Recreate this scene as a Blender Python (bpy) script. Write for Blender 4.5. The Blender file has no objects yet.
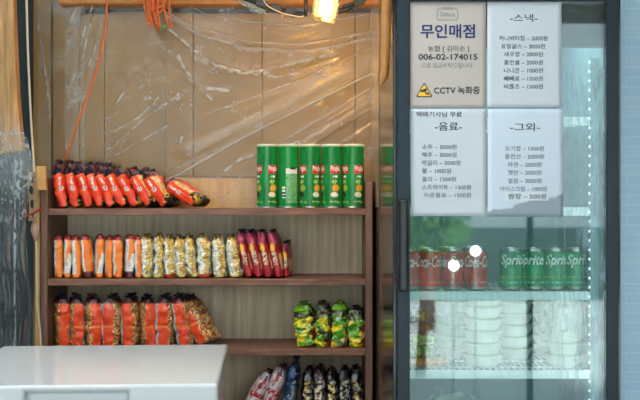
import bpy, bmesh, math, random
from mathutils import Vector, Matrix, noise

C = bpy.context.scene.collection
SC = bpy.context.scene
PI = math.pi
CZ, HY, F = 1.45, 205.0, 1000.0          # eye height, horizon row, focal length in pixels


def X(px, Y): return (px - 320.0) * Y / F
def Z(py, Y): return CZ - (py - HY) * Y / F
def P(px, py, Y): return Vector((X(px, Y), Y, Z(py, Y)))


def lin(c):
    c = c / 255.0
    return c / 12.92 if c <= 0.04045 else ((c + 0.055) / 1.055) ** 2.4


def S(r, g, b): return (lin(r), lin(g), lin(b), 1.0)
def mix(a, b, t): return tuple(a[i] * (1 - t) + b[i] * t for i in range(4))
def sm(a, b, x):
    t = min(1, max(0, (x - a) / (b - a)))
    return t * t * (3 - 2 * t)


# ------------------------------------------------------------------ materials
def nodes(name):
    m = bpy.data.materials.new(name)
    m.use_nodes = True
    nt = m.node_tree
    return m, nt, nt.nodes['Principled BSDF'], nt.nodes['Material Output']


def nn(nt, kind, **kw):
    n = nt.nodes.new(kind)
    for k, v in kw.items():
        if k.startswith('i_'):
            n.inputs[k[2:].replace('_', ' ')].default_value = v
        else:
            setattr(n, k, v)
    return n


def coords(nt, scale=(1, 1, 1), kind='Object'):
    tc = nn(nt, 'ShaderNodeTexCoord')
    mp = nn(nt, 'ShaderNodeMapping')
    mp.inputs['Scale'].default_value = scale
    nt.links.new(tc.outputs[kind], mp.inputs['Vector'])
    return mp.outputs['Vector']


def add_bump(nt, b, vec, scale, strength, dist=0.002, detail=4):
    n = nn(nt, 'ShaderNodeTexNoise')
    n.inputs['Scale'].default_value = scale
    n.inputs['Detail'].default_value = detail
    if vec: nt.links.new(vec, n.inputs['Vector'])
    bp = nn(nt, 'ShaderNodeBump')
    bp.inputs['Strength'].default_value = strength
    bp.inputs['Distance'].default_value = dist
    nt.links.new(n.outputs['Fac'], bp.inputs['Height'])
    nt.links.new(bp.outputs['Normal'], b.inputs['Normal'])


def plain(name, col, rough=0.5, metal=0.0, spec=0.5, var=0.0, vscale=20, bump=0.0, bscale=60, coat=0.0):
    m, nt, b, out = nodes(name)
    b.inputs['Base Color'].default_value = col
    b.inputs['Roughness'].default_value = rough
    b.inputs['Metallic'].default_value = metal
    b.inputs['Specular IOR Level'].default_value = spec
    b.inputs['Coat Weight'].default_value = coat
    vec = coords(nt)
    if var:
        n = nn(nt, 'ShaderNodeTexNoise')
        n.inputs['Scale'].default_value = vscale
        n.inputs['Detail'].default_value = 5
        nt.links.new(vec, n.inputs['Vector'])
        r = nn(nt, 'ShaderNodeValToRGB')
        r.color_ramp.elements[0].position = 0.3
        r.color_ramp.elements[1].position = 0.7
        r.color_ramp.elements[0].color = tuple(c * (1 - var) for c in col[:3]) + (1,)
        r.color_ramp.elements[1].color = tuple(min(1, c * (1 + var)) for c in col[:3]) + (1,)
        nt.links.new(n.outputs['Fac'], r.inputs['Fac'])
        nt.links.new(r.outputs['Color'], b.inputs['Base Color'])
    if bump: add_bump(nt, b, vec, bscale, bump)
    return m


def wood(name, dark, light, scale=(60, 60, 3), rough=0.55, contrast=(0.3, 0.7), spec=0.4):
    m, nt, b, out = nodes(name)
    vec = coords(nt, scale)
    n = nn(nt, 'ShaderNodeTexNoise')
    n.inputs['Scale'].default_value = 1.0
    n.inputs['Detail'].default_value = 6
    n.inputs['Roughness'].default_value = 0.65
    nt.links.new(vec, n.inputs['Vector'])
    r = nn(nt, 'ShaderNodeValToRGB')
    r.color_ramp.elements[0].position, r.color_ramp.elements[1].position = contrast
    r.color_ramp.elements[0].color = dark
    r.color_ramp.elements[1].color = light
    nt.links.new(n.outputs['Fac'], r.inputs['Fac'])
    nt.links.new(r.outputs['Color'], b.inputs['Base Color'])
    b.inputs['Roughness'].default_value = rough
    b.inputs['Specular IOR Level'].default_value = spec
    bp = nn(nt, 'ShaderNodeBump')
    bp.inputs['Strength'].default_value = 0.15
    bp.inputs['Distance'].default_value = 0.002
    nt.links.new(n.outputs['Fac'], bp.inputs['Height'])
    nt.links.new(bp.outputs['Normal'], b.inputs['Normal'])
    return m


def printed(name, rough=0.33, bump=0.25, bscale=70, spec=0.5):
    """film or tin printed in the colours stored with the mesh"""
    m, nt, b, out = nodes(name)
    a = nn(nt, 'ShaderNodeAttribute', attribute_name='print')
    nt.links.new(a.outputs['Color'], b.inputs['Base Color'])
    b.inputs['Roughness'].default_value = rough
    b.inputs['Specular IOR Level'].default_value = spec
    if bump: add_bump(nt, b, coords(nt), bscale, bump, 0.004, 3)
    return m


def emit(name, col, s):
    m, nt, b, out = nodes(name)
    b.inputs['Base Color'].default_value = col
    b.inputs['Emission Color'].default_value = col
    b.inputs['Emission Strength'].default_value = s
    return m


def film(name, base=0.10, crease_glint=0.5, rough=0.14, tint=(0.97, 0.95, 0.90, 1), white=(0.75, 0.76, 0.74, 1), bumpscale=35, bump=0.5, gloss=1.0, stretch=(1, 1, 1), shine=1.2):
    """thin clear polythene: see-through, shiny, whiter at creases and where highlights are painted in"""
    m, nt, b, out = nodes(name)
    nt.nodes.remove(b)
    L = nt.links.new
    tr = nn(nt, 'ShaderNodeBsdfTransparent'); tr.inputs['Color'].default_value = tint
    gl = nn(nt, 'ShaderNodeBsdfGlossy'); gl.inputs['Roughness'].default_value = rough
    gl.inputs['Color'].default_value = (gloss, gloss, gloss, 1)
    df = nn(nt, 'ShaderNodeBsdfDiffuse'); df.inputs['Color'].default_value = white
    ts = nn(nt, 'ShaderNodeBsdfTranslucent'); ts.inputs['Color'].default_value = white
    dm = nn(nt, 'ShaderNodeMixShader'); dm.inputs['Fac'].default_value = 0.4
    L(df.outputs[0], dm.inputs[1]); L(ts.outputs[0], dm.inputs[2])
    n = nn(nt, 'ShaderNodeTexNoise'); n.inputs['Scale'].default_value = bumpscale
    n.inputs['Detail'].default_value = 3; n.inputs['Distortion'].default_value = 0.8
    L(coords(nt, stretch), n.inputs['Vector'])
    bp = nn(nt, 'ShaderNodeBump'); bp.inputs['Strength'].default_value = bump; bp.inputs['Distance'].default_value = 0.006
    L(n.outputs['Fac'], bp.inputs['Height'])
    for s in (gl, df): L(bp.outputs['Normal'], s.inputs['Normal'])
    lw = nn(nt, 'ShaderNodeFresnel'); lw.inputs['IOR'].default_value = 1.5
    L(bp.outputs['Normal'], lw.inputs['Normal'])
    fa = nn(nt, 'ShaderNodeMath', operation='MULTIPLY_ADD', use_clamp=True)
    L(lw.outputs[0], fa.inputs[0]); fa.inputs[1].default_value = shine; fa.inputs[2].default_value = 0.0
    m1 = nn(nt, 'ShaderNodeMixShader'); L(fa.outputs[0], m1.inputs['Fac'])
    L(tr.outputs[0], m1.inputs[1]); L(gl.outputs[0], m1.inputs[2])
    at = nn(nt, 'ShaderNodeAttribute', attribute_name='crease_glint')
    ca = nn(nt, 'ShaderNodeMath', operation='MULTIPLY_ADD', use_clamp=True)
    L(at.outputs['Fac'], ca.inputs[0]); ca.inputs[1].default_value = crease_glint; ca.inputs[2].default_value = base
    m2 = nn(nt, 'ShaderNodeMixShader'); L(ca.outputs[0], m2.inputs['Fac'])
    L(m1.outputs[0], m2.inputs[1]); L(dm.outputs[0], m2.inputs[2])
    L(m2.outputs[0], out.inputs['Surface'])
    return m


def glass_pane(name, wet=True):
    m, nt, b, out = nodes(name)
    nt.nodes.remove(b)
    L = nt.links.new
    tr = nn(nt, 'ShaderNodeBsdfTransparent'); tr.inputs['Color'].default_value = (0.93, 0.98, 0.97, 1)
    gl = nn(nt, 'ShaderNodeBsdfGlossy'); gl.inputs['Roughness'].default_value = 0.02
    fr = nn(nt, 'ShaderNodeFresnel'); fr.inputs['IOR'].default_value = 1.5
    m1 = nn(nt, 'ShaderNodeMixShader'); L(fr.outputs[0], m1.inputs['Fac'])
    L(tr.outputs[0], m1.inputs[1]); L(gl.outputs[0], m1.inputs[2])
    last = m1
    if wet:                                  # streaks of condensation
        df = nn(nt, 'ShaderNodeBsdfDiffuse'); df.inputs['Color'].default_value = (0.68, 0.82, 0.94, 1)
        ts = nn(nt, 'ShaderNodeBsdfTranslucent'); ts.inputs['Color'].default_value = (0.68, 0.82, 0.94, 1)
        dm = nn(nt, 'ShaderNodeMixShader'); dm.inputs['Fac'].default_value = 0.6
        L(df.outputs[0], dm.inputs[1]); L(ts.outputs[0], dm.inputs[2])
        n = nn(nt, 'ShaderNodeTexNoise'); n.inputs['Scale'].default_value = 1; n.inputs['Detail'].default_value = 5
        n.inputs['Distortion'].default_value = 1.2
        L(coords(nt, (75, 1, 12)), n.inputs['Vector'])
        rp = nn(nt, 'ShaderNodeMapRange'); rp.inputs['From Min'].default_value = 0.45; rp.inputs['From Max'].default_value = 0.8
        rp.inputs['To Min'].default_value = 0.0; rp.inputs['To Max'].default_value = 0.55
        L(n.outputs['Fac'], rp.inputs['Value'])
        sx = nn(nt, 'ShaderNodeSeparateXYZ'); L(coords(nt), sx.inputs[0])
        mx = nn(nt, 'ShaderNodeMapRange'); mx.inputs['From Min'].default_value = 0.10; mx.inputs['From Max'].default_value = 0.24
        mx.inputs['To Min'].default_value = 0.12; mx.inputs['To Max'].default_value = 1.0
        L(sx.outputs['X'], mx.inputs['Value'])
        mu = nn(nt, 'ShaderNodeMath', operation='MULTIPLY'); L(rp.outputs[0], mu.inputs[0]); L(mx.outputs[0], mu.inputs[1])
        m2 = nn(nt, 'ShaderNodeMixShader'); L(mu.outputs[0], m2.inputs['Fac'])
        L(m1.outputs[0], m2.inputs[1]); L(dm.outputs[0], m2.inputs[2])
        mz = nn(nt, 'ShaderNodeMapRange'); mz.inputs['From Min'].default_value = 1.87; mz.inputs['From Max'].default_value = 1.80
        L(sx.outputs['Z'], mz.inputs['Value'])
        mv = nn(nt, 'ShaderNodeMath', operation='MULTIPLY'); L(mu.outputs[0], mv.inputs[0]); L(mz.outputs[0], mv.inputs[1]); L(mv.outputs[0], m2.inputs['Fac'])
        last = m2
    L(last.outputs[0], out.inputs['Surface'])
    return m


# ------------------------------------------------------------------ mesh helpers
def link(name, me, mats, parent=None, smooth=False):
    o = bpy.data.objects.new(name, me)
    C.objects.link(o)
    for m in (mats if isinstance(mats, (list, tuple)) else [mats]):
        me.materials.append(m)
    if smooth:
        me.polygons.foreach_set('use_smooth', [True] * len(me.polygons))
    if parent: o.parent = parent
    return o


def obj(name, bm, mats, parent=None, smooth=False, bevel=0, seg=2):
    me = bpy.data.meshes.new(name)
    bmesh.ops.recalc_face_normals(bm, faces=bm.faces[:])
    bm.to_mesh(me); bm.free()
    o = link(name, me, mats, parent, smooth)
    if bevel:
        b = o.modifiers.new('bevel', 'BEVEL'); b.width = bevel; b.segments = seg; b.limit_method = 'ANGLE'
    return o


def raw(name, vs, fs, mats, parent=None, smooth=False):
    me = bpy.data.meshes.new(name)
    me.from_pydata([tuple(v) for v in vs], [], fs)
    me.update()
    return link(name, me, mats, parent, smooth)


def box(bm, x0, x1, y0, y1, z0, z1):
    vs = [bm.verts.new(p) for p in ((x0, y0, z0), (x1, y0, z0), (x1, y1, z0), (x0, y1, z0), (x0, y0, z1), (x1, y0, z1), (x1, y1, z1), (x0, y1, z1))]
    for f in ((0, 3, 2, 1), (4, 5, 6, 7), (0, 1, 5, 4), (1, 2, 6, 5), (2, 3, 7, 6), (3, 0, 4, 7)):
        bm.faces.new([vs[i] for i in f])


def mkbox(name, x0, x1, y0, y1, z0, z1, mat, parent=None, bevel=0):
    bm = bmesh.new(); box(bm, x0, x1, y0, y1, z0, z1)
    return obj(name, bm, mat, parent, False, bevel)


def smooth_path(pts, n=8):
    pts = [Vector(p) for p in pts]
    if len(pts) < 3: return pts
    out = []
    for i in range(len(pts) - 1):
        p0, p1, p2, p3 = pts[max(0, i - 1)], pts[i], pts[i + 1], pts[min(len(pts) - 1, i + 2)]
        for k in range(n):
            t = k / n
            out.append(0.5 * ((2 * p1) + (p2 - p0) * t + (2 * p0 - 5 * p1 + 4 * p2 - p3) * t * t + (3 * p1 - p0 - 3 * p2 + p3) * t ** 3))
    out.append(pts[-1])
    return out


def tube(bm, pts, r, seg=10):
    pts = [Vector(p) for p in pts]
    rings = []
    up = Vector((0.31, 0.9, 0.2)).normalized()
    for i, p in enumerate(pts):
        d = (pts[min(i + 1, len(pts) - 1)] - pts[max(i - 1, 0)]).normalized()
        a = d.cross(up)
        if a.length < 1e-3: a = d.cross(Vector((1, 0, 0)))
        a.normalize(); b = d.cross(a)
        rr = r[i] if isinstance(r, (list, tuple)) else r
        rings.append([bm.verts.new(p + rr * (math.cos(2 * PI * k / seg) * a + math.sin(2 * PI * k / seg) * b)) for k in range(seg)])
    for A, B in zip(rings, rings[1:]):
        for k in range(seg):
            bm.faces.new((A[k], A[(k + 1) % seg], B[(k + 1) % seg], B[k]))
    bm.faces.new(rings[0][::-1]); bm.faces.new(rings[-1])


def lathe(bm, prof, seg=40, cx=0, cy=0, closed=True):
    rings = []
    for r, z in prof:
        rings.append([bm.verts.new((cx + r * math.cos(2 * PI * k / seg), cy + r * math.sin(2 * PI * k / seg), z)) for k in range(seg)])
    for A, B in zip(rings, rings[1:]):
        for k in range(seg):
            bm.faces.new((A[k], A[(k + 1) % seg], B[(k + 1) % seg], B[k]))
    if closed:
        bm.faces.new(rings[0][::-1]); bm.faces.new(rings[-1])


def thing(name, label, cat, loc=(0, 0, 0), rot=(0, 0, 0), group=None):
    o = bpy.data.objects.new(name, None)
    C.objects.link(o)
    o.empty_display_size = 0.05
    o.location = loc; o.rotation_euler = rot
    o['label'] = label; o['category'] = cat
    if group: o['group'] = group
    return o


def tag(o, label, cat, group=None):
    o['label'] = label; o['category'] = cat
    if group: o['group'] = group
    return o


def struct(o):
    o['kind'] = 'structure'
    return o


def attr(me, name, vals, kind='FLOAT_COLOR'):
    a = me.attributes.new(name, kind, 'POINT')
    if kind == 'FLOAT': a.data.foreach_set('value', vals)
    else: a.data.foreach_set('color', [c for v in vals for c in v])


def solidify(o, t):
    s = o.modifiers.new('thickness', 'SOLIDIFY'); s.thickness = t; s.offset = 0
    return o


# text as mesh data -------------------------------------------------
def glyphs(body, bold=0.0, shear=0.0):
    cu = bpy.data.curves.new('lettering', 'FONT')
    cu.body = body; cu.offset = bold; cu.shear = shear; cu.resolution_u = 3
    o = bpy.data.objects.new('lettering', cu)
    C.objects.link(o)
    dg = bpy.context.evaluated_depsgraph_get(); dg.update()
    me = bpy.data.meshes.new_from_object(o.evaluated_get(dg))
    vs = [v.co.copy() for v in me.vertices]; fs = [tuple(p.vertices) for p in me.polygons]
    bpy.data.objects.remove(o); bpy.data.curves.remove(cu); bpy.data.meshes.remove(me)
    x0 = min(v.x for v in vs); x1 = max(v.x for v in vs); y0 = min(v.y for v in vs); y1 = max(v.y for v in vs)
    return [((v.x - x0) / (x1 - x0), (v.y - y0) / (y1 - y0)) for v in vs], fs


class Flat:
    """collects lettering lying on one upright sheet, in pixel positions of that sheet's depth"""
    def __init__(s, Y): s.Y, s.v, s.f = Y, [], []

    def text(s, body, x0, y0, x1, y1, bold=0.0):
        vs, fs = glyphs(body, bold)
        k = len(s.v)
        s.v += [P(x0 + a * (x1 - x0), y1 + b * (y0 - y1), s.Y) for a, b in vs]
        s.f += [tuple(i + k for i in f) for f in fs]

    def poly(s, pts, d=0.0):
        k = len(s.v)
        s.v += [P(x, y, s.Y - d) for x, y in pts]
        s.f.append(tuple(range(k, k + len(pts))))

    def make(s, name, mat, parent):
        return raw(name, s.v, s.f, mat, parent)


# ------------------------------------------------------------------ palette
M = {}
M['shelf'] = wood('shelf_brown', S(92, 58, 44), S(150, 104, 80), (8, 90, 90), 0.5)
M['shelf_side'] = wood('shelf_side_brown', S(84, 56, 44), S(136, 98, 76), (90, 90, 5), 0.5)
M['shelf_back'] = wood('shelf_back_grey_brown', S(184, 162, 128), S(240, 220, 186), (45, 45, 2.2), 0.6, (0.25, 0.75))
M['plank'] = wood('pale_plank', S(176, 128, 70), S(216, 168, 106), (26, 26, 1.2), 0.6)
M['beam'] = wood('orange_timber', S(150, 88, 36), S(214, 146, 76), (5, 60, 60), 0.6)
M['post'] = wood('orange_board', S(142, 88, 40), S(206, 146, 84), (60, 60, 4), 0.6)
M['wall'] = plain('tan_wall_panel', S(140, 106, 48), 0.45, var=0.12, vscale=4, bump=0.08, bscale=25)
M['wall_side'] = plain('grey_green_blocker', S(112, 118, 112), 0.7, var=0.15, vscale=6)
M['wall_dark'] = plain('dark_teal_wall', S(13, 34, 38), 0.5, var=0.25, vscale=9, bump=0.2, bscale=18)
M['partition'] = plain('brown_partition', S(84, 62, 40), 0.35, var=0.12, vscale=6)
M['black'] = plain('black_plastic', S(24, 26, 28), 0.4, var=0.1)
M['ceiling'] = plain('ceiling_board', S(112, 96, 80), 0.8, var=0.1)
M['floor'] = plain('concrete_floor', S(150, 148, 142), 0.8, var=0.12, vscale=5, bump=0.1)
M['ground'] = plain('pale_concrete_yard', S(222, 224, 220), 0.9, var=0.1, vscale=1)
M['film'] = film('clear_polythene', base=0.025, crease_glint=.8, bump=0.28, rough=0.18, shine=.85)
M['curtain'] = film('crumpled_polythene', base=0.01, crease_glint=0.55, white=(0.72, 0.80, 0.84, 1), tint=(0.86, 0.95, 0.97, 1), bumpscale=22, bump=0.4, stretch=(1.6, 1.6, 0.4), shine=.28)
M['wrap'] = film('thin_wrap', base=0.16, crease_glint=0.45, white=(0.9, 0.93, 0.94, 1), bumpscale=20, bump=0.7)
M['bag'] = printed('snack_film')
M['bag_shiny'] = printed('shiny_snack_film', rough=0.22, bump=0.5, bscale=90)
M['canprint'] = printed('can_print', rough=0.25, bump=0)
M['tin'] = plain('bare_tin', S(190, 192, 190), 0.28, 1.0, var=0.05)
M['lid'] = plain('clear_grey_lid', S(196, 200, 180), 0.35, var=0.05)
M['white_ink'] = plain('white_ink', S(245, 243, 236), 0.4, var=0.02)
M['red_ink'] = plain('red_ink', S(200, 40, 40), 0.4, var=0.02)
M['dark_ink'] = plain('dark_ink', S(52, 52, 58), 0.6, var=0.05)
M['grey_ink'] = plain('grey_ink', S(118, 116, 120), 0.6, var=0.05)
M['mid_ink'] = plain('faded_ink', S(84, 86, 92), 0.6, var=0.05)
M['navy_ink'] = plain('navy_ink', S(12, 34, 100), 0.6, var=0.05)
M['yellow_ink'] = plain('yellow_ink', S(250, 190, 40), 0.5, var=0.03)
M['fridge'] = plain('dark_fridge_enamel', S(20, 26, 28), 0.12, 0.0, 0.6, var=0.06)
M['door'] = plain('slate_door_frame', S(30, 46, 52), 0.42, 0.0, 0.3, var=0.06)
M['liner'] = plain('pale_blue_liner', S(128, 156, 162), 0.5, var=0.04, bump=0.05)
M['header'] = plain('charcoal_fascia', S(58, 62, 68), 0.5, var=0.05)
M['wire'] = plain('white_coated_wire', S(246, 250, 250), 0.4, var=0.03)
M['led'] = emit('led_dots', (0.85, 0.97, 1, 1), .8)
M['led_base'] = plain('led_channel', S(130, 160, 166), 0.4, var=0.03)
M['enamel'] = plain('white_enamel', S(202, 205, 205), 0.12, 0.0, 0.5, var=0.015, vscale=6)
M['bowl'] = plain('white_foam', S(238, 240, 232), 0.55, var=0.02)
M['bowl_lid'] = plain('pale_green_rim', S(220, 228, 196), 0.5, var=0.05)
M['tilewall'] = None
M['cord'] = plain('orange_cord', S(206, 96, 38), 0.6, var=0.2, vscale=120, bump=0.4, bscale=200)
M['cable'] = plain('cream_cable', S(206, 186, 160), 0.5, var=0.06)
M['plug'] = plain('taped_plug', S(176, 140, 116), 0.6, var=0.15, vscale=60)
M['strip'] = plain('tan_paper', S(206, 160, 96), 0.5, var=0.2, vscale=60)
_nt = M['strip'].node_tree
_ts = nn(_nt, 'ShaderNodeBsdfTranslucent'); _ts.inputs['Color'].default_value = S(216, 170, 104)
_mx = nn(_nt, 'ShaderNodeMixShader'); _mx.inputs['Fac'].default_value = .55
_nt.links.new(_nt.nodes['Principled BSDF'].outputs[0], _mx.inputs[1]); _nt.links.new(_ts.outputs[0], _mx.inputs[2])
_nt.links.new(_mx.outputs[0], _nt.nodes['Material Output'].inputs['Surface'])
M['bracket'] = plain('slotted_plate', S(150, 118, 84), 0.45, 0.3, var=0.2, vscale=40)
M['red'] = plain('red_tape', S(160, 40, 40), 0.5, var=0.1)
M['green_tape'] = plain('green_tape', S(70, 120, 70), 0.5, var=0.1)
M['leaf'] = plain('green_leaf', S(116, 168, 74), 0.5, var=0.2, vscale=3)
M['dark_post'] = plain('dark_steel_post', S(18, 24, 26), 0.8, spec=0.1, var=0.1)

# pale blue mosaic
m, nt, b, out = nodes('pale_blue_tile')
br = nn(nt, 'ShaderNodeTexBrick'); br.offset = 0.5
br.inputs['Color1'].default_value = S(196, 230, 250); br.inputs['Color2'].default_value = S(188, 224, 248)
br.inputs['Mortar'].default_value = S(208, 238, 252)
br.inputs['Scale'].default_value = 1.0; br.inputs['Mortar Size'].default_value = 0.0016
br.inputs['Brick Width'].default_value = 0.095; br.inputs['Row Height'].default_value = 0.029
tc = nn(nt, 'ShaderNodeTexCoord'); sp = nn(nt, 'ShaderNodeSeparateXYZ'); cb = nn(nt, 'ShaderNodeCombineXYZ')
nt.links.new(tc.outputs['Object'], sp.inputs[0]); nt.links.new(sp.outputs['X'], cb.inputs['X']); nt.links.new(sp.outputs['Z'], cb.inputs['Y'])
nt.links.new(cb.outputs[0], br.inputs['Vector']); nt.links.new(br.outputs['Color'], b.inputs['Base Color'])
b.inputs['Roughness'].default_value = 0.35
M['tilewall'] = m

# damp paper
def paper_mat(name, col, damp):
    m, nt, b, out = nodes(name)
    n = nn(nt, 'ShaderNodeTexNoise'); n.inputs['Scale'].default_value = 16; n.inputs['Detail'].default_value = 5
    L = nt.links.new
    L(coords(nt), n.inputs['Vector'])
    tc = nn(nt, 'ShaderNodeTexCoord'); sp = nn(nt, 'ShaderNodeSeparateXYZ'); L(tc.outputs['Generated'], sp.inputs[0])
    # damp grows towards the lower edge and the far corner
    a = nn(nt, 'ShaderNodeMath', operation='MULTIPLY_ADD'); L(sp.outputs['Z'], a.inputs[0]); a.inputs[1].default_value = -3.2; a.inputs[2].default_value = 0.62
    c = nn(nt, 'ShaderNodeMath', operation='MULTIPLY_ADD'); L(sp.outputs['X'], c.inputs[0]); c.inputs[1].default_value = 0.5; L(a.outputs[0], c.inputs[2])
    d = nn(nt, 'ShaderNodeMath', operation='MULTIPLY_ADD'); L(n.outputs['Fac'], d.inputs[0]); d.inputs[1].default_value = 0.7; L(c.outputs[0], d.inputs[2])
    r = nn(nt, 'ShaderNodeMapRange'); L(d.outputs[0], r.inputs['Value'])
    r.inputs['From Min'].default_value = 0.74; r.inputs['From Max'].default_value = 0.80; r.inputs['To Max'].default_value = damp
    mx = nn(nt, 'ShaderNodeMix', data_type='RGBA')
    L(r.outputs[0], mx.inputs['Factor'])
    mx.inputs['A'].default_value = col; mx.inputs['B'].default_value = S(140, 152, 160)
    L(mx.outputs['Result'], b.inputs['Base Color'])
    b.inputs['Roughness'].default_value = 0.7
    add_bump(nt, b, coords(nt), 9, 0.35, 0.006, 2)
    return m


M['paper_lamp_tint'] = paper_mat('lamp_tinted_paper', S(196, 184, 175), 0.0)  # lamp warmth and shade painted into the white paper colour
M['paper'] = paper_mat('white_paper', S(208, 213, 218), 0.0)
M['paper_damp'] = paper_mat('damp_white_paper', S(212, 222, 232), 0.85)
M['patch'] = plain('paper_patch', S(220, 228, 234), 0.6, var=0.02)

# ------------------------------------------------------------------ setting
YS, YB, YW = 3.60, 3.885, 3.95       # bookcase front, its back board, wall behind
struct(mkbox('floor', -2.2, 2.6, -1.1, 4.3, -0.1, 0.0, M['floor']))
M['field'] = plain('dark_green_field', S(44, 70, 56), 0.9, var=0.35, vscale=.8)
struct(mkbox('ground_field', -40, 40, -60, -10, -0.12, -0.02, M['field']))
struct(mkbox('ground', -30, 30, -10, -1.1, -0.12, -0.02, M['ground']))
bm = bmesh.new()                     # unseen roof, drawn forward to cut light; bay added over the freezer
for q in ((-2.2, 2.6, -1.1, 1.5), (-2.2, 2.6, 2.95, 4.3), (-2.2, -1.5, 1.5, 2.95), (.15, 2.6, 1.5, 2.95)):
    box(bm, q[0], q[1], q[2], q[3], 2.62, 2.68)
struct(obj('ceiling', bm, M['ceiling']))
m, nt, b, out = nodes('milky_roof_sheet')      # unseen translucent sheet over the bay, added to light from above
ts = nn(nt, 'ShaderNodeBsdfTranslucent'); ts.inputs['Color'].default_value = (.95, .95, .93, 1)
nt.links.new(ts.outputs[0], out.inputs['Surface'])
M['rooflight'] = m
struct(mkbox('added_rooflight_1', -1.5, .15, 1.5, 2.95, 2.66, 2.664, M['rooflight']))  # unseen roof sheet, added to brighten the freezer top

# wall behind the bookcase: upright boards, some standing proud, with dark joints
bm = bmesh.new()
edges = [(34, 51.5, .010), (54, 80, .014), (80.4, 104.5, .004), (105, 166.6, .0), (167, 193.5, .026), (194, 262, .012), (262.6, 354.5, .012), (355.3, 372, .012)]
for a, b_, d in edges:
    box(bm, X(a, YW), X(b_, YW), YW - d, YW + .03, 0, 2.6 if a < 80 else Z(12 + (a % 3), YW))
struct(obj('wall_back', bm, M['wall'], bevel=.002))
struct(mkbox('wall_back_rear', -2.2, 2.6, YW + .031, YW + .06, 0, 2.6, M['wall_dark']))
struct(mkbox('wall_left_blocker', -2.24, -2.2, -1.1, 3.98, 0, 2.62, M['wall_side']))  # unseen side wall, added to narrow the opening and dim the stall
struct(mkbox('wall_right_blocker', 2.6, 2.64, -1.1, 3.0, 0, 2.62, M['wall_side']))  # unseen wall opposite, added to block light from the yard
struct(mkbox('wall_partition', .205, .235, 3.34, YW, 0, 2.6, M['partition']))
struct(mkbox('wall_right', .84, 2.6, 2.95, 3.05, 0, 2.6, M['tilewall']))
bm = bmesh.new(); box(bm, X(60, 3.86), X(372, 3.86), 3.84, 3.93, Z(4, 3.84), Z(-40, 3.84))
o = struct(obj('beam', bm, M['beam'], bevel=.004))

# timber board on the side
o = raw('timber_board', [P(-25, -40, 3.46), P(11.5, -40, 3.46), P(17, 95, 3.46), P(22, 150, 3.46), P(-25, 160, 3.46)] + [P(-25, -40, 3.46) + Vector((0, .04, 0)), P(11.5, -40, 3.46) + Vector((0, .04, 0)), P(17, 95, 3.46) + Vector((0, .04, 0)), P(22, 150, 3.46) + Vector((0, .04, 0)), P(-25, 160, 3.46) + Vector((0, .04, 0))],
        [(4, 3, 2, 1, 0), (5, 6, 7, 8, 9)] + [(i, (i + 1) % 5, (i + 1) % 5 + 5, i + 5) for i in range(5)], M['post'])
tag(o, 'orange timber board at the edge of the stall, behind crumpled clear plastic', 'board')

# ------------------------------------------------------------------ bookcase
bk = thing('bookcase', 'dark brown open wooden bookcase stocked with snack packets and cans', 'bookcase', (X(205, YS), YS, 0))
def bk_part(name, x0, x1, y0, y1, z0, z1, mat, bevel=.002):
    L = bk.location
    return mkbox(name, x0 - L.x, x1 - L.x, y0 - L.y, y1 - L.y, z0, z1, mat, bk, bevel)
xl0, xl1, xr0, xr1 = X(40.5, YS), X(47.5, YS), X(365.5, YS), X(372.5, YS)
bk_part('side_panel', xl0, xl1, YS, YB + .015, 0, Z(178, YS), M['shelf_side'])
bk_part('side_panel', xr0, xr1, YS, YB + .015, 0, Z(181, YS), M['shelf_side'])
SHZ = [Z(208.5, YS), Z(279, YS), Z(349, YS), Z(420, YS)]
for z in SHZ:
    bk_part('shelf', xl1 + .0005, xr0 - .0005, YS + .002, YB - .0005, z - .024, z, M['shelf'])
bk_part('shelf', xl1 + .0005, xr0 - .0005, YS + .002, YB - .0005, .40, .424, M['shelf'])
bk_part('shelf', xl1 + .0005, xr0 - .0005, YS + .002, YB - .0005, .08, .104, M['shelf'])
bk_part('back_panel', xl1 + .0005, xr0 - .0005, YB, YB + .012, .08, SHZ[0] - .001, M['shelf_back'], 0)

# pale plank standing at the back of the top board
pl_ = mkbox('plank', X(110, 3.87), X(257, 3.87), 3.852, 3.878, SHZ[0], Z(178.5, 3.86), M['plank'], None, .002)
tag(pl_, 'pale wooden plank on edge behind the red crisp packets on top shelf', 'plank')

# ------------------------------------------------------------------ packets
def nz(x, y, z=0.0): return noise.noise(Vector((x, y, z)))
def fb(x, y, z=0.0): return noise.fractal(Vector((x, y, z)), 1.0, 2.0, 3)


WHITE, SILV = S(232, 230, 222), S(186, 192, 194)
BLACK, INKB = S(20, 22, 28), S(24, 32, 46)


def pr_red(u, v, r, k):               # spicy red packet, cream picture on its broad face
    red = mix(S(220, 46, 20), S(238, 78, 32), sm(.3, .8, .5 + .5 * nz(u * 40, v * 4, k)))
    c = red
    if u > .027:
        c = S(236, 206, 150) if fb(u * 60, v * 9, k) > -.05 else S(216, 150, 70)
        if k < 7: c = INKB if v < .5 else red
        if u > .07: c = red
    if u < -.026: c = INKB
    if abs(u - .004 - .004 * v) < .0045 and .50 < v < .70:
        c = mix(red, WHITE, .75 if nz(u * 900, v * 140, k) > -.25 else .15)
    d = math.hypot((u - .005), (v - .43) * .165)
    if d < .0085: c = WHITE
    if d < .006: c = BLACK
    if d < .0022: c = WHITE
    if v < .2 and u > .012 + .05 * (v - .05): c = BLACK if nz(u * 90, v * 20, k) > -.2 else S(225, 180, 70)
    if v < .3 and u < -.014: c = BLACK if nz(u * 120, v * 22, k + 3) > -.05 else c
    if v > .76 + .03 * nz(u * 60, k):
        c = INKB if nz(u * 70, v * 14, k + 9) < .22 else S(190, 40, 40)
    elif v > .735: c = S(230, 110, 40)
    return c


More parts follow.
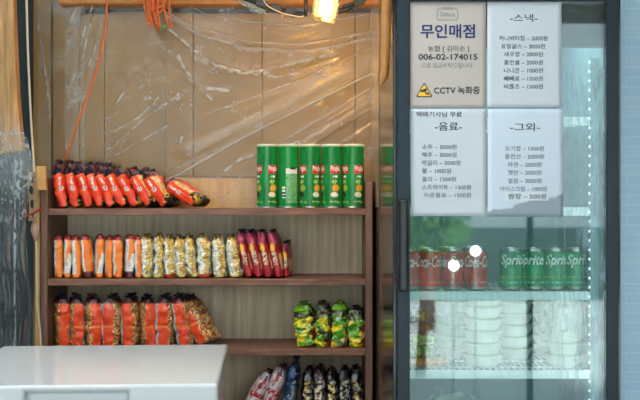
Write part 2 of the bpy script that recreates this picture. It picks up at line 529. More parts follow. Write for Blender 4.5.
def pr_orange(u, v, r, k):            # orange and white packet
    o_ = mix(S(232, 100, 14), S(246, 140, 34), .5 + .5 * nz(u * 30, v * 5, k))
    w_ = mix(S(226, 222, 210), S(196, 196, 188), sm(-.1, .5, nz(u * 300, v * 60, k)))
    c = o_ if -.009 + .003 * math.sin(k) < u < .034 else w_
    if k % 3 == 1 and u > -.012 + .03 * (v - .05) and v < .58 and v > .1: c = w_
    if k % 3 == 1 and v < .3 and u > .014: c = S(70, 50, 36)
    if v < .07: c = o_
    if v > .93: c = S(150, 40, 40)
    if k % 4 == 3 and v < .14: c = S(92, 36, 44)
    return c


def pr_gold(u, v, r, k):              # silver and gold packet
    n1, n2 = fb(u * 110, v * 16, k), nz(u * 260, v * 40, k + 5)
    if u < -.006 + .006 * nz(v * 6, k): c = mix(S(236, 232, 216), S(186, 190, 180), sm(-.2, .5, n1))
    elif u < .024 + .004 * nz(v * 5, k + 2): c = mix(S(214, 168, 56), S(150, 112, 30), sm(-.3, .35, n1)) if n1 < .32 else S(232, 214, 160)
    else: c = mix(S(214, 214, 200), S(150, 156, 130), sm(-.2, .4, n1))
    if n2 > .36: c = S(240, 234, 206)
    if n2 < -.42: c = S(104, 108, 62)
    if v < .09: c = S(196, 176, 96) if k % 3 else S(186, 60, 40)
    if v > .95: c = S(70, 70, 52)
    if v > .8 and n1 > .15: c = S(206, 150, 40)
    return c


def pr_crimson(u, v, r, k):           # crimson packet with yellow badge
    c = mix(S(146, 24, 34), S(178, 36, 50), .5 + .5 * nz(u * 40, v * 6, k))
    if v > .72: c = mix(S(150, 36, 60), S(190, 90, 120), sm(0, .5, nz(u * 70, v * 9, k)))
    if (u / .008) ** 2 + ((v - .64) / .10) ** 2 < 1: c = S(232, 176, 32)
    if abs(u - .002) < .0085 and .27 < v < .55:
        c = S(222, 196, 160)
        if nz(u * 420, v * 46, k) > .05: c = S(46, 30, 30)
    if u > .021 and .15 < v < .5: c = S(216, 178, 120)
    if u < -.024: c = S(44, 30, 30)
    if v > .965: c = S(34, 40, 36)
    return c


def pr_nut(u, v, r, k):               # red and orange packet with nutty picture
    red = mix(S(218, 50, 20), S(240, 88, 36), .5 + .5 * nz(u * 30, v * 5, k))
    nut = S(212, 150, 76) if fb(u * 120, v * 20, k) > .05 else (S(120, 52, 24) if nz(u * 150, v * 24, k) > -.1 else S(236, 204, 152))
    sv = mix(S(198, 206, 206), S(120, 150, 156), sm(-.2, .5, nz(u * 40, v * 8, k)))
    side = -1 if k in (0, 1, 2, 5) else 1
    t_ = u * side
    c = red
    if t_ > .019 + .006 * nz(v * 5, k): c = nut
    if t_ < -.021: c = sv
    if abs(v - .42) < .012 and c is red: c = S(240, 120, 50)
    if v > .90: c = S(120, 30, 30) if nz(u * 60, v * 10, k) > -.1 else S(40, 60, 62)
    if v > .955: c = S(28, 34, 40)
    return c


def pr_green(u, v, r, k):             # green and yellow packet
    a, b_, c_ = fb(u * 34, v * 5, k * 7.3), fb(u * 38 + 9, v * 5.5, k * 3.1), nz(u * 100, v * 16, k * 5.7)
    c = mix(S(112, 186, 40), S(74, 150, 30), sm(-.3, .3, a))
    if b_ > -.03: c = S(240, 216, 36)
    if a < -.28: c = S(36, 70, 28)
    if c_ > .45: c = S(206, 206, 210)
    if c_ < -.52: c = S(176, 46, 48)
    if u > .03 and v < .6: c = mix(c, S(50, 60, 130), .6) if a > 0 else S(150, 40, 40)
    if v > .72 + .05 * nz(u * 30, k): c = S(66, 58, 46) if nz(u * 60, v * 9, k) < .25 else S(104, 150, 50)
    if k % 2 == 0 and v > .88: c = S(120, 176, 40)
    return c


def pr_stripe(u, v, r, k):            # red and white striped packet
    s = math.sin((u * 1.0 - v * .012) * 2 * PI / .0075 + k)
    c = S(206, 200, 198) if s > -.2 else S(158, 36, 48)
    if .44 < v < .56 and nz(u * 120, v * 20, k) > -.1: c = S(170, 26, 36)
    if v > .86: c = S(76, 30, 40) if s < .2 else S(190, 180, 180)
    return c


def pr_blue(u, v, r, k):
    c = S(34, 66, 112) if fb(u * 50, v * 9, k) > -.1 else S(22, 38, 60)
    if nz(u * 140, v * 20, k) > .42: c = S(170, 186, 196)
    if u > .006 and v < .6: c = S(140, 150, 156)
    return c


def pr_dark(u, v, r, k):              # black-brown packet with yellow picture
    base = (S(26, 26, 28), S(58, 28, 32), S(34, 32, 26), S(28, 34, 40), S(30, 30, 24))[k % 5]
    c = base
    a = fb(u * 90, v * 13, k * 4.7)
    if abs(u) < .012 and v < .78:
        if a > .02: c = S(196, 160, 44) if k % 2 == 0 else S(206, 186, 150)
        if a > .28: c = S(226, 214, 180)
    if u > .014 and a > .1 and v < .8: c = S(176, 180, 178)
    return c


def packet_mesh(t, w, h, pr, k, crumple=.003, fold=0.0, expo=3.0, top=.12, bottom=.8, nu=64, nv=44):
    vs, cols, us = [], [], []
    ring = []
    for i in range(nu):
        th = -PI / 2 + 2 * PI * i / nu
        c, s = math.cos(th), math.sin(th)
        ring.append((t / 2 * math.copysign(abs(c) ** (2 / expo), c), w / 2 * math.copysign(abs(s) ** (2 / expo), s)))
    acc = 0; arc = [0]
    for i in range(1, nu):
        acc += math.dist(ring[i], ring[i - 1]); arc.append(acc)
    total = acc + math.dist(ring[0], ring[-1])
    arc = [a if a < total / 2 else a - total for a in arc]
    for j in range(nv + 1):
        v = j / nv
        p = min(1, bottom + (1 - bottom) * sm(0, .07, v)) * (top + (1 - top) * (1 - sm(.80, 1.0, v) ** 1.3))
        bul = .86 + .14 * math.sin(PI * v)
        for i, (x, y) in enumerate(ring):
            q = 1.0
            yy = y
            if y < 0 and fold: yy = y * (1 - fold * sm(.72, 1, v))
            e = abs(2 * v - 1) ** 3
            dx = crumple * (fb(y * 22 + k, v * 5, k * 1.7) + .5 * nz(y * 70, v * 11, k)) + e * crumple * .8 * math.sin(y * 190 + k)
            dy = crumple * (fb(x * 40 + 3, v * 6, k * 2.3) + .5 * nz(x * 110, v * 12, k + 4))
            vs.append((x * p * bul + dx * (.3 + p), yy * q + dy, h * v))
            cols.append(pr(arc[i], v, None, k))
    fs = []
    for j in range(nv):
        for i in range(nu):
            a, b_ = j * nu + i, j * nu + (i + 1) % nu
            fs.append((a, b_, b_ + nu, a + nu))
    fs.append(tuple(range(nu))[::-1]); fs.append(tuple(nv * nu + i for i in range(nu)))
    me = bpy.data.meshes.new('pouch')
    me.from_pydata(vs, [], fs); me.update()
    attr(me, 'print', cols)
    return me


def seal_mesh(t, w, h0, hgt, col, k, fold, lean):
    """crimped strip along the packet's end"""
    n, mrow = 26, 5
    vs, fs, cols = [], [], []
    for j in range(mrow):
        for i in range(n):
            s = i / (n - 1)
            y = -w / 2 * (1 - fold) + s * (w / 2 * (1 - fold) + w / 2)
            q = j / (mrow - 1)
            x = lean * q * hgt + t * (.05 + .22 * q) * math.sin(s * 9 + k * 1.3) + .0012 * math.sin(s * 90)
            vs.append((x, y, h0 + hgt * q * (1 + .45 * nz(s * 5, k * 2.1))))
            cc = col
            if nz(s * 7, q * 2, k + 20) > .3: cc = mix(col, S(200, 60, 50), .6)
            cols.append(cc)
    for j in range(mrow - 1):
        for i in range(n - 1):
            a = j * n + i
            fs.append((a, a + 1, a + n + 1, a + n))
    me = bpy.data.meshes.new('top_seal')
    me.from_pydata(vs, [], fs); me.update()
    attr(me, 'print', cols)
    return me


ORD = ['first', 'second', 'third', 'fourth', 'fifth', 'sixth', 'seventh', 'eighth', 'ninth', 'tenth', 'eleventh']


def packet(name, label, group, px, zb, t, w, h, pr, k, lean=0.0, yaw=0.0, pitch=0.0, fold=0.0, col=INKB, yfront=3.63, top=.12, sealh=.012, crumple=.003, mat='bag', bottom=.8, expo=3.0, lift=0.0, sl=0.0):
    y = yfront + w / 2 * math.cos(yaw)
    a = math.radians(lean)
    loc = (X(px, yfront + .01), y, zb + .003 + lift + t / 2 * bottom * .9 * math.sin(abs(a)))
    r = thing(name, label, 'snack packet', loc, (math.radians(pitch), -a, yaw), group)
    link('pouch', packet_mesh(t, w, h, pr, k, crumple, fold, expo, top, bottom), M[mat], r, True)
    s = link('top_seal', seal_mesh(t, w * .96, h - .001, sealh, col, k, fold, sl), M[mat], r, True)
    solidify(s, .0012)
    return r


# top board: red packets slumping one on the next
rowA = [(62, 10), (75.5, 13), (89.5, 19), (101, 20), (112.5, 24), (124, 28), (137.5, 33), (154, 37), (170, 41), (200, 62)]
for k, (px, ln) in enumerate(rowA):
    hh = .158 if k < 9 else .165
    packet('crisp_packet', 'red crisp packet with black top on top shelf, %s from the bookcase\'s left side' % ORD[k] if k < 9 else
           'red crisp packet lying almost flat at the end of the top shelf row', 'red crisp packets on the top shelf',
           px, SHZ[0], .050, .125, hh, pr_red, k, ln, math.radians(4 - k * 1.6 - (12 if k > 6 else 0)), 0, .45, INKB, top=.35, sealh=.016, crumple=.0035, lift=.004 if k == 9 else 0)

rowB = [(55.8, 9), (64.8, 8.2), (74, 10.2), (85.3, 11.8), (96.5, 9.6), (105.6, 8), (115.3, 10.6), (126.4, 10.2), (135.6, 7.4)]
for k, (px, wp) in enumerate(rowB):
    packet('crisp_packet', 'orange and white crisp packet on the second shelf, %s from the left side panel' % ORD[k], 'orange and white packets on the second shelf',
           px, SHZ[1], wp * .0036, .12, .148 + .002 * math.sin(k * 2), pr_orange, k, (-1, 0, -2, -4, 1, 1, -1, 2, -1)[k] * -1, math.radians(13), 0, .12, S(150, 60, 40), top=.8, sealh=.006, crumple=.003, expo=4.5)
rowC = [(146, 13), (157.5, 9.5), (168.5, 12), (180.5, 11), (191.5, 10.5), (204, 13.5), (219, 13.5), (235, 13)]
for k, (px, wp) in enumerate(rowC):
    packet('crisp_packet', 'silver and gold crisp packet on the second shelf, %s after the orange packets' % ORD[k], 'silver and gold packets on the second shelf',
           px, SHZ[1], wp * .0037, .115, .148 + .004 * math.sin(k * 1.7), pr_gold, k + 1, (1, 0, 1, 5, 7, 3, 4, 7)[k], math.radians(6), 0, .15, S(120, 112, 70), top=.6, sealh=.010, crumple=.006, expo=4, mat='bag_shiny')
rowD = [(249, 10, 14), (259, 11, 14), (269, 11, 13), (278.5, 10.5, 11), (286.5, 6, 4)]
for k, (px, wp, ln) in enumerate(rowD):
    packet('crisp_packet', 'crimson snack packet with yellow badge on the second shelf, %s after the gold packets' % ORD[k] if k < 4 else
           'crimson and cream packet half hidden at the end of the second shelf row', 'crimson packets on the second shelf',
           px + 2, SHZ[1], wp * .0039, .115, (.168 if k < 4 else .125), pr_crimson, k, ln, math.radians(-8), 0, .1, S(40, 40, 40), top=.55, sealh=.008, crumple=.0025, yfront=3.63 if k < 4 else 3.66)
rowE = [(59, 14, 0), (74, 14, 1), (91, 17, 0), (110, 18, 0), (129, 16.5, 2), (145, 14, 0), (164.5, 18, 2), (185, 17, 9), (209, 18, 33)]
for k, (px, wp, ln) in enumerate(rowE):
    packet('crisp_packet', 'red packet with nut picture on the third shelf, %s from the left side panel' % ORD[k] if k < 8 else
           'red packet with nut picture slumped at the end of the third shelf row', 'red nut packets on the third shelf',
           px, SHZ[2], wp * .0038, .12, .174 if k < 8 else .182, pr_nut, k, ln, math.radians((22 if k in (0, 1, 2, 5) else -1) if k < 8 else -22), 0, .3, S(30, 36, 42), top=.55, sealh=.014, crumple=.005, expo=3.6)
rowF = [(307, 20, ''), (324.3, 15.5, ''), (340.3, 16.5, ''), (357, 16.5, '')]
labF = ['green and yellow packet at the open end of its group on the third shelf', 'green and yellow packet on the third shelf, second of four from the gap',
        'green and yellow packet with pointed green top, third of four on third shelf', 'green and yellow packet touching the right side panel on the third shelf']
for k, (px, wp, _) in enumerate(rowF):
    packet('noodle_packet', labF[k], 'green and yellow packets on the third shelf', px, SHZ[2], wp * .0036, .12, (.145, .148, .150, .132)[k], pr_green, k, (6, 3, 0, 1)[k], math.radians(-5), 0, .45,
           (S(100, 150, 50), S(70, 60, 50), S(130, 180, 40), S(60, 58, 50))[k], top=.7, sealh=.012, crumple=.008, expo=4, mat='bag_shiny')
rowG = [(250, 17, -28), (267, 17, -22)]
labG = ['red and white striped packet leaning at the outer end of the bottom row', 'red and white striped packet leaning beside the blue packet']
for k, (px, wp, ln) in enumerate(rowG):
    packet('stick_snack_packet', labG[k], 'striped packets on the fourth shelf', px - 3, SHZ[3], wp * .0034, .11, (.165, .18)[k], pr_stripe, k, ln, math.radians(-4), 0, .3, S(90, 40, 50), top=.7, sealh=.010, crumple=.003, expo=4)
packet('snack_packet', 'dark blue snack packet with pointed top on the fourth shelf', 'dark packets on the fourth shelf', 287, SHZ[3], .044, .11, .19, pr_blue, 0, -9, math.radians(-4), 0, .3, S(24, 40, 60), top=.55, sealh=.025, crumple=.005, mat='bag_shiny')
labI = ['black and yellow snack packet next to the blue packet on the fourth shelf', 'maroon snack packet with cream picture on the fourth shelf', 'black snack packet with bold yellow picture, middle of the dark packets',
        'charcoal snack packet second from the right side panel on the fourth shelf', 'black and yellow packet against the right side panel on the fourth shelf']
for k, (px, wp) in enumerate([(306, 12), (319, 13), (332.5, 12.5), (345, 11.5), (357.5, 12.5)]):
    packet('snack_packet', labI[k], 'dark packets on the fourth shelf', px, SHZ[3], wp * .0038, .11, .166 + .004 * math.sin(k * 2.2), pr_dark, k, (-4, -1, 1, 0, 2)[k], math.radians(-4), 0, .3, S(26, 30, 30), top=.7, sealh=.010, crumple=.005, expo=4, mat='bag_shiny')

# ------------------------------------------------------------------ cans
def on_cyl(vs, R, ang0, width, z0, hgt, off):
    """bends flat lettering round an upright can; ang0 = direction of its middle"""
    out = []
    for a, b_ in vs:
        th = ang0 + (a - .5) * width / R
        out.append(((R + off) * math.cos(th), (R + off) * math.sin(th), z0 + b_ * hgt))
    return out


def can_shell(name, R, z0, z1, pr, parent, nu=96, nz_=60, mat='canprint'):
    vs, cols, fs = [], [], []
    for j in range(nz_ + 1):
        v = j / nz_
        for i in range(nu):
            th = 2 * PI * i / nu
            vs.append((R * math.cos(th), R * math.sin(th), z0 + (z1 - z0) * v))
            cols.append(pr(math.degrees(th), v))
    for j in range(nz_):
        for i in range(nu):
            a, b_ = j * nu + i, j * nu + (i + 1) % nu
            fs.append((a, b_, b_ + nu, a + nu))
    fs.append(tuple(range(nu))[::-1]); fs.append(tuple(nz_ * nu + i for i in range(nu)))
    me = bpy.data.meshes.new(name)
    me.from_pydata(vs, [], fs); me.update()
    attr(me, 'print', cols)
    o = link(name, me, M[mat], parent, True)
    e = o.modifiers.new('edges', 'EDGE_SPLIT'); e.split_angle = math.radians(50)
    return o


GREEN = S(20, 132, 58)
CAN_FACES = (0, 90, 180, 270)


def pr_crisp(deg, v):
    c = mix(GREEN, S(16, 112, 50), sm(-.3, .3, nz(deg * .05, v * 3)))
    for f in CAN_FACES:
        d = (deg - f + 180) % 360 - 180
        if abs(d) < 30:
            if .535 < v < .68 and abs(d) < 27: c = S(196, 44, 44)
            if .475 < v < .51 and abs(d) < 14 and nz(deg * .9, v * 60) > -.2: c = S(232, 236, 220)
            if ((d + 6) / 15) ** 2 + ((v - .41) / .035) ** 2 < 1: c = S(176, 206, 110) if nz(deg * .2, v * 40) > -.1 else S(60, 120, 50)
            if ((d - 3) / 20) ** 2 + ((v - .305) / .055) ** 2 < 1: c = S(236, 164, 48) if f % 180 else S(150, 160, 60)
            if ((d + 5) / 21) ** 2 + ((v - .19) / .05) ** 2 < 1 and v > .15 + .001 * abs(d): c = S(226, 220, 190) if f % 180 else S(40, 70, 44)
            if .06 < v < .09 and nz(deg * .8, v * 80) > .1: c = S(196, 210, 120)
    return c


def pr_crisp_back(deg, v):
    c = GREEN
    d = (deg - 286 + 180) % 360 - 180
    if -28 < d < 40:
        if .06 < v < .56:
            c = S(120, 176, 120) if nz(deg * .9, v * 90) > -.05 else S(66, 150, 84)
        if .545 < v < .62: c = S(206, 206, 200)
        if .60 < v < .65 and -8 < d < 26: c = S(40, 40, 40)
    if -50 < d < -32 and .14 < v < .32: c = S(236, 236, 230) if math.sin(v * 260) > -.2 else S(30, 30, 30)
    return c


WORD = glyphs('Pringles', .01)
R1, H1 = .0388, .236
tilts = [35, 0, 40, 18, 30]
labC = ['green crisp can at the open end of the row of five cans', 'green crisp can turned to show its ingredients panel and barcode', 'green crisp can in the middle of the row of five',
        'green crisp can second from the bookcase\'s right side panel', 'green crisp can at the row end next to the right side panel']
for k, px in enumerate((267.3, 288.6, 310.3, 332, 353.5)):
    r = thing('crisp_can', labC[k], 'crisp can', (X(px, 3.69), 3.695 + .003 * (k % 2), SHZ[0] + .0005), (0, 0, math.radians(tilts[k] if k != 1 else 0)), 'crisp cans on the top shelf')
    can_shell('tube', R1, .006, H1 - .006, pr_crisp_back if k == 1 else pr_crisp, r)
    bm = bmesh.new(); lathe(bm, [(R1 * .9, .0015), (R1 * 1.0, 0), (R1 * 1.022, .003), (R1 * 1.01, .0065)], 48)
    obj('base_rim', bm, M['tin'], r, True)
    bm = bmesh.new(); lathe(bm, [(R1 * 1.008, H1 - .009), (R1 * 1.03, H1 - .008), (R1 * 1.03, H1 - .001), (R1 * .98, H1), (R1 * .9, H1 - .001), (R1 * .88, H1 - .004)], 48)
    obj('lid', bm, M['lid'], r, True)
    if k != 1:
        for f in (180, 270, 0):
            raw('wordmark', on_cyl(WORD[0], R1, math.radians(f), .034, H1 * .558, H1 * .105, .0006), WORD[1], M['white_ink'], r)

# ------------------------------------------------------------------ display fridge
YD = 2.66
FX0, FX1 = .197, .812
fr = thing('display_fridge', 'tall dark glass-door drinks fridge with price sheets on its door', 'fridge', (.5, 2.98, 0))
FL = fr.location
def fpart(name, x0, x1, y0, y1, z0, z1, mat, bevel=0, parent=fr):
    off = Vector((FL.x, FL.y, 0))
    return mkbox(name, x0 - off.x, x1 - off.x, y0 - off.y, y1 - off.y, z0, z1, mat, parent, bevel)


bm = bmesh.new()
ZT = 2.12
for q in ((FX0, FX0 + .028, 2.70, 3.30, .03, ZT), (FX1 - .028, FX1, 2.70, 3.30, .03, ZT), (FX0 + .028, FX1 - .028, 3.27, 3.30, .03, ZT), (FX0 + .028, FX1 - .028, 2.70, 3.27, ZT - .03, ZT), (FX0 + .028, FX1 - .028, 2.70, 3.27, .03, .10)):
    box(bm, q[0] - FL.x, q[1] - FL.x, q[2] - FL.y, q[3] - FL.y, q[4], q[5])
obj('cabinet', bm, M['fridge'], fr, bevel=.002)
LI0, LI1 = FX0 + .0285, FX1 - .0285
bm = bmesh.new()
for q in ((LI0, LI0 + .006, 2.712, 3.268, .101, ZT - .031), (LI1 - .006, LI1, 2.712, 3.268, .101, ZT - .031), (LI0 + .006, LI1 - .006, 3.262, 3.268, .101, ZT - .031), (LI0 + .006, LI1 - .006, 2.712, 3.262, .101, .107)):
    box(bm, q[0] - FL.x, q[1] - FL.x, q[2] - FL.y, q[3] - FL.y, q[4], q[5])
obj('liner', bm, M['liner'], fr)
fpart('header_panel', LI0 + .007, LI1 - .007, 2.715, 2.76, Z(46, 2.72), ZT - .032, M['header'], .002)
foot = [fpart('foot', x, x + .04, y, y + .04, 0, .03, M['black']) for x in (FX0 + .03, FX1 - .07) for y in (2.74, 3.22)]
bm = bmesh.new()
DL0, DL1, DR0, DR1 = X(397.5, YD), X(410, YD), X(607, YD), X(619, YD)
for q in ((DL0, DL1, .10, ZT), (DR0, DR1, .10, ZT), (DL1, DR0, .10, .17), (DL1, DR0, Z(1, YD), ZT)):
    box(bm, q[0] - FL.x, q[1] - FL.x, YD - FL.y, 2.698 - FL.y, q[2], q[3])
door = obj('door', bm, M['door'], fr, bevel=.0025)
fpart('door_glass', DL1 + .0005, DR0 - .0005, 2.672, 2.677, .1705, Z(1, YD) - .0005, glass_pane('door_glass_pane'), 0, door)
fpart('inner_glass', DL1 + .0005, DR0 - .0005, 2.688, 2.692, .1705, Z(1, YD) - .0005, glass_pane('inner_glass_pane', False), 0, door)
# upright black grip
bm = bmesh.new()
hx0, hx1 = X(398.5, 2.645) - FL.x, X(408, 2.645) - FL.x
box(bm, hx0, hx1, 2.628 - FL.y, 2.6595 - FL.y, Z(292, 2.64), Z(199, 2.64))
obj('handle', bm, M['black'], door, bevel=.009, seg=4)

# wire shelves
def wire_shelf(zt):
    bm = bmesh.new()
    y0, y1 = 2.80, 3.24
    x = LI0 + .02
    while x < LI1 - .03:
        tube(bm, [(x - FL.x, y0 + .006 - FL.y, zt - .003), (x - FL.x, y1 - FL.y, zt - .003)], .0022, 6)
        x += .017
    for y in (2.9, 3.02, 3.14, 3.235):
        tube(bm, [(LI0 + .012 - FL.x, y - FL.y, zt - .0075), (LI1 - .012 - FL.x, y - FL.y, zt - .0075)], .003, 6)
    s = obj('shelf', bm, M['wire'], fr, True)
    fpart('front_rail', LI0 + .010, LI1 - .022, y0 - .008, y0, zt - .022, zt + .002, M['wire'], .002, s)
    return s


FZ = [Z(118, 2.80), Z(208, 2.80), Z(292, 2.80), Z(370.5, 2.80), Z(455, 2.80)]
for z in FZ: wire_shelf(z)
# rear shelf standard (upright rail)
# LED strip up the side wall
sx, sy = .753, 2.785
bm = bmesh.new(); box(bm, sx - FL.x, LI1 - .0065 - FL.x, sy - FL.y, sy + .012 - FL.y, .25, Z(58, sy))
led = obj('led_strip', bm, M['led_base'], fr)
bm = bmesh.new()
z = .3
while z < Z(60, sy):
    box(bm, sx - .0025 - FL.x, sx - .0003 - FL.x, sy + .002 - FL.y, sy + .008 - FL.y, z, z + .006); z += .0262
obj('diodes', bm, M['led'], led)

# drink cans
RC, HC = .0325, .121
RED, SGR = S(226, 38, 28), S(14, 138, 84)
def pr_cola(deg, v):
    c = mix(RED, S(170, 20, 22), sm(-.2, .5, nz(deg * .03, v * 4)))
    if .12 < v < .15 and nz(deg * .5, v * 90) > 0: c = S(230, 200, 190)
    return c
def pr_lime(deg, v):
    c = mix(SGR, S(20, 160, 96), sm(-.3, .4, nz(deg * .03, v * 3)))
    if .25 < v < .29 and nz(deg * .4, v * 60) > -.1: c = S(176, 206, 60)
    if .1 < v < .13 and nz(deg * .6, 3) > 0: c = S(220, 236, 226)
    return c
W_COLA = glyphs('Coca-Cola', .012, .35)
W_LIME = glyphs('Sprite', .02, .3)


def drink(label, px, yc, kind, rot, group):
    r = thing('drink_can', label, 'drink can', (X(px, yc - RC), yc, FZ[2] + .0005), (0, 0, math.radians(rot)), group)
    can_shell('shell', RC, .012, HC - .012, pr_cola if kind == 'cola' else pr_lime, r, 64, 40)
    bm = bmesh.new(); lathe(bm, [(RC * .72, .004), (RC * .76, 0), (RC * .84, .002), (RC * .999, .0122)], 40)
    obj('base', bm, M['tin'], r, True)
    bm = bmesh.new(); lathe(bm, [(RC * .999, HC - .0122), (RC * .84, HC - .003), (RC * .85, HC), (RC * .80, HC), (RC * .78, HC - .004), (RC * .1, HC - .0045)], 40)
    obj('rim', bm, M['tin'], r, True)
    bm = bmesh.new(); lathe(bm, [(.009, HC - .0042), (.009, HC - .0022), (.004, HC - .0018)], 16, 0, -.008)
    obj('pull_tab', bm, M['tin'], r, True)
    G = W_COLA if kind == 'cola' else W_LIME
    for a in (270, 90):
        raw('wordmark', on_cyl(G[0], RC, math.radians(a), .092 if kind == 'cola' else .080, HC * (.55 if kind == 'cola' else .54), HC * (.27 if kind == 'cola' else .31), .0004), G[1], M['white_ink'], r)
    return r


yc = 2.86
for lab, px, rot in (('red cola can partly hidden behind the fridge door frame', 409, 30), ('red cola can second from the fridge handle, lettering facing out', 431, -8),
                     ('red cola can third from the fridge handle, lettering turned aside', 454, 60), ('red cola can nearest to the green cans', 477.5, 12)):
    drink(lab, px, yc, 'cola', rot, 'red drink cans in the fridge')
for lab, px, rot in (('green drink can nearest to the red cans', 513, 6), ('green drink can second from the red cans', 535.5, -22),
                     ('green drink can third from the red cans', 557, 12), ('green drink can nearest to the fridge light strip', 578, 14)):
    drink(lab, px, yc + (.004 if px > 570 else 0), 'lime', rot, 'green drink cans in the fridge')
for lab, px, kind, rot in (('dark red can in the second row behind the handle-side cans', 448, 'cola', 100), ('red can in the second row behind the gap', 472, 'cola', 150)):
    drink(lab, px, yc + .09, kind, rot, 'red drink cans in the fridge')

# noodle bowls
def bowl_pair():
    R = .0575
    prof = [(R * .62, .0), (R * .70, .0008), (R * .80, .008), (R * .93, .021), (R * .985, .0285), (R * 1.02, .0295), (R * 1.02, .0325)]
    bm = bmesh.new(); lathe(bm, prof, 44)
    a = bpy.data.meshes.new('dish'); bmesh.ops.recalc_face_normals(bm, faces=bm.faces[:]); bm.to_mesh(a); bm.free()
    a.materials.append(M['bowl'])
    bm = bmesh.new(); lathe(bm, [(R * .6, .0327), (R * 1.0, .0327), (R * 1.035, .0330), (R * 1.035, .0338), (R * 1.0, .0342), (R * .6, .0342)], 44)
    c = bpy.data.meshes.new('lid'); bmesh.ops.recalc_face_normals(bm, faces=bm.faces[:]); bm.to_mesh(c); bm.free()
    c.materials.append(M['bowl_lid'])
    for me in (a, c): me.polygons.foreach_set('use_smooth', [True] * len(me.polygons))
    return a, c


bowl_me, lid_me = bowl_pair()
NB = 6
for stack, px, y in (('front stack beside the coloured packets', 485, 2.885), ('front stack under the plastic wrap', 568, 2.885), ('rear stack behind the coloured packets', 452, 3.03),
                     ('rear stack between the two front stacks', 516, 3.02), ('rear stack behind the plastic wrap', 555, 3.04)):
    for i in range(NB if 'wrap' not in stack else 6):
        pos = ['lowest', 'second from bottom', 'third from bottom', 'fourth from bottom', 'fifth from bottom', 'topmost'][i]
        r = thing('noodle_bowl', 'white foam bowl, %s of the %s' % (pos, stack), 'bowl', (X(px, y - .04), y + .0015 * math.sin(i * 2.3), FZ[3] + .0005 + i * .0345), (0, 0, i), 'stacked white bowls in the fridge')
        for nme, me in (('dish', bowl_me), ('lid', lid_me)):
            o = bpy.data.objects.new(nme, me); C.objects.link(o); o.parent = r

# flat packets at the hinge... stacked beside the bowls
def flat_packet(label, px0, px1, y, z, d, h, colf, k):
    x0, x1 = X(px0, y), X(px1, y)
    w = x1 - x0
    n, mm = 28, 20
    vs, fs, cols = [], [], []
    for side in (0, 1):
        for j in range(mm + 1):
            for i in range(n + 1):
                a, b_ = i / n * 2 - 1, j / mm * 2 - 1
                e = max(0, (1 - abs(a) ** 5)) ** .5 * max(0, (1 - abs(b_) ** 5)) ** .5
                zz = h / 2 + (1 if side else -1) * h / 2 * e * (1 - .06 * abs(fb(a * 3, b_ * 3, k + side)))
                vs.append((a * w / 2, b_ * d / 2, zz)); cols.append(colf(a, b_, k))
    N = (n + 1) * (mm + 1)
    for side in (0, 1):
        for j in range(mm):
            for i in range(n):
                q = side * N + j * (n + 1) + i
                f = (q, q + 1, q + n + 2, q + n + 1)
                fs.append(f if side else f[::-1])
    me = bpy.data.meshes.new('noodle_packet')
    me.from_pydata(vs, [], fs); me.update(); attr(me, 'print', cols)
    o = link('noodle_packet', me, M['bag_shiny'], None, True)
    o.location = ((x0 + x1) / 2, y + d / 2, z)
    return tag(o, label, 'noodle packet', 'coloured noodle packets in the fridge')


def cf(c1, c2):
    return lambda a, b_, k: c1 if fb(a * 4, b_ * 4, k) > -.05 else c2
zz = FZ[3] + .001
for lab, h, c1, c2, x1 in (('orange and red noodle packet at the bottom of the pile by the fridge handle', .028, S(226, 96, 44), S(236, 176, 60), 448),
                       ('yellow-green noodle packet second from the bottom of the pile', .032, S(170, 190, 60), S(60, 130, 50), 440),
                       ('pale green noodle packet third from the bottom of the pile', .032, S(196, 206, 110), S(90, 150, 60), 438),
                       ('brown noodle packet fourth from the bottom of the pile', .034, S(96, 52, 30), S(160, 90, 44), 432),
                       ('dark brown noodle packet on top of the pile by the fridge handle', .034, S(84, 44, 28), S(190, 170, 80), 430)):
    flat_packet(lab, 406, x1, 2.835, zz, .14, h, cf(c1, c2), h * 900 + x1); zz += h + .0006

# plastic wrap over the right stack: creased film cap
def wrap_cap():
    n, mm = 60, 24
    cx, cy, R = X(568, 2.845), 2.886, .066
    vs, fs, cr = [], [], []
    for j in range(mm + 1):
        v = j / mm
        for i in range(n):
            th = 2 * PI * i / n
            k = nz(math.cos(th) * 3, math.sin(th) * 3, v * 1.2) + .7 * nz(math.cos(th) * 9, math.sin(th) * 9, v * .8)
            rr = R * (1.0 + .07 * k) * (1 if v < .7 else 1 - .62 * sm(.7, 1, v)) + .003
            vs.append((cx + rr * math.cos(th), cy + rr * math.sin(th) * .98, FZ[3] + .085 + .118 * v + .006 * k * v))
            cr.append(max(0, min(1, abs(k) * 1.6)))
    for j in range(mm):
        for i in range(n):
            a, b_ = j * n + i, j * n + (i + 1) % n
            fs.append((a, b_, b_ + n, a + n))
    o = raw('plastic_wrap', vs, fs, M['wrap'], None, True)
    attr(o.data, 'crease_glint', cr, 'FLOAT')
    return o
tag(wrap_cap(), 'creased clear plastic wrap over the white bowl stack by the fridge light', 'plastic wrap')

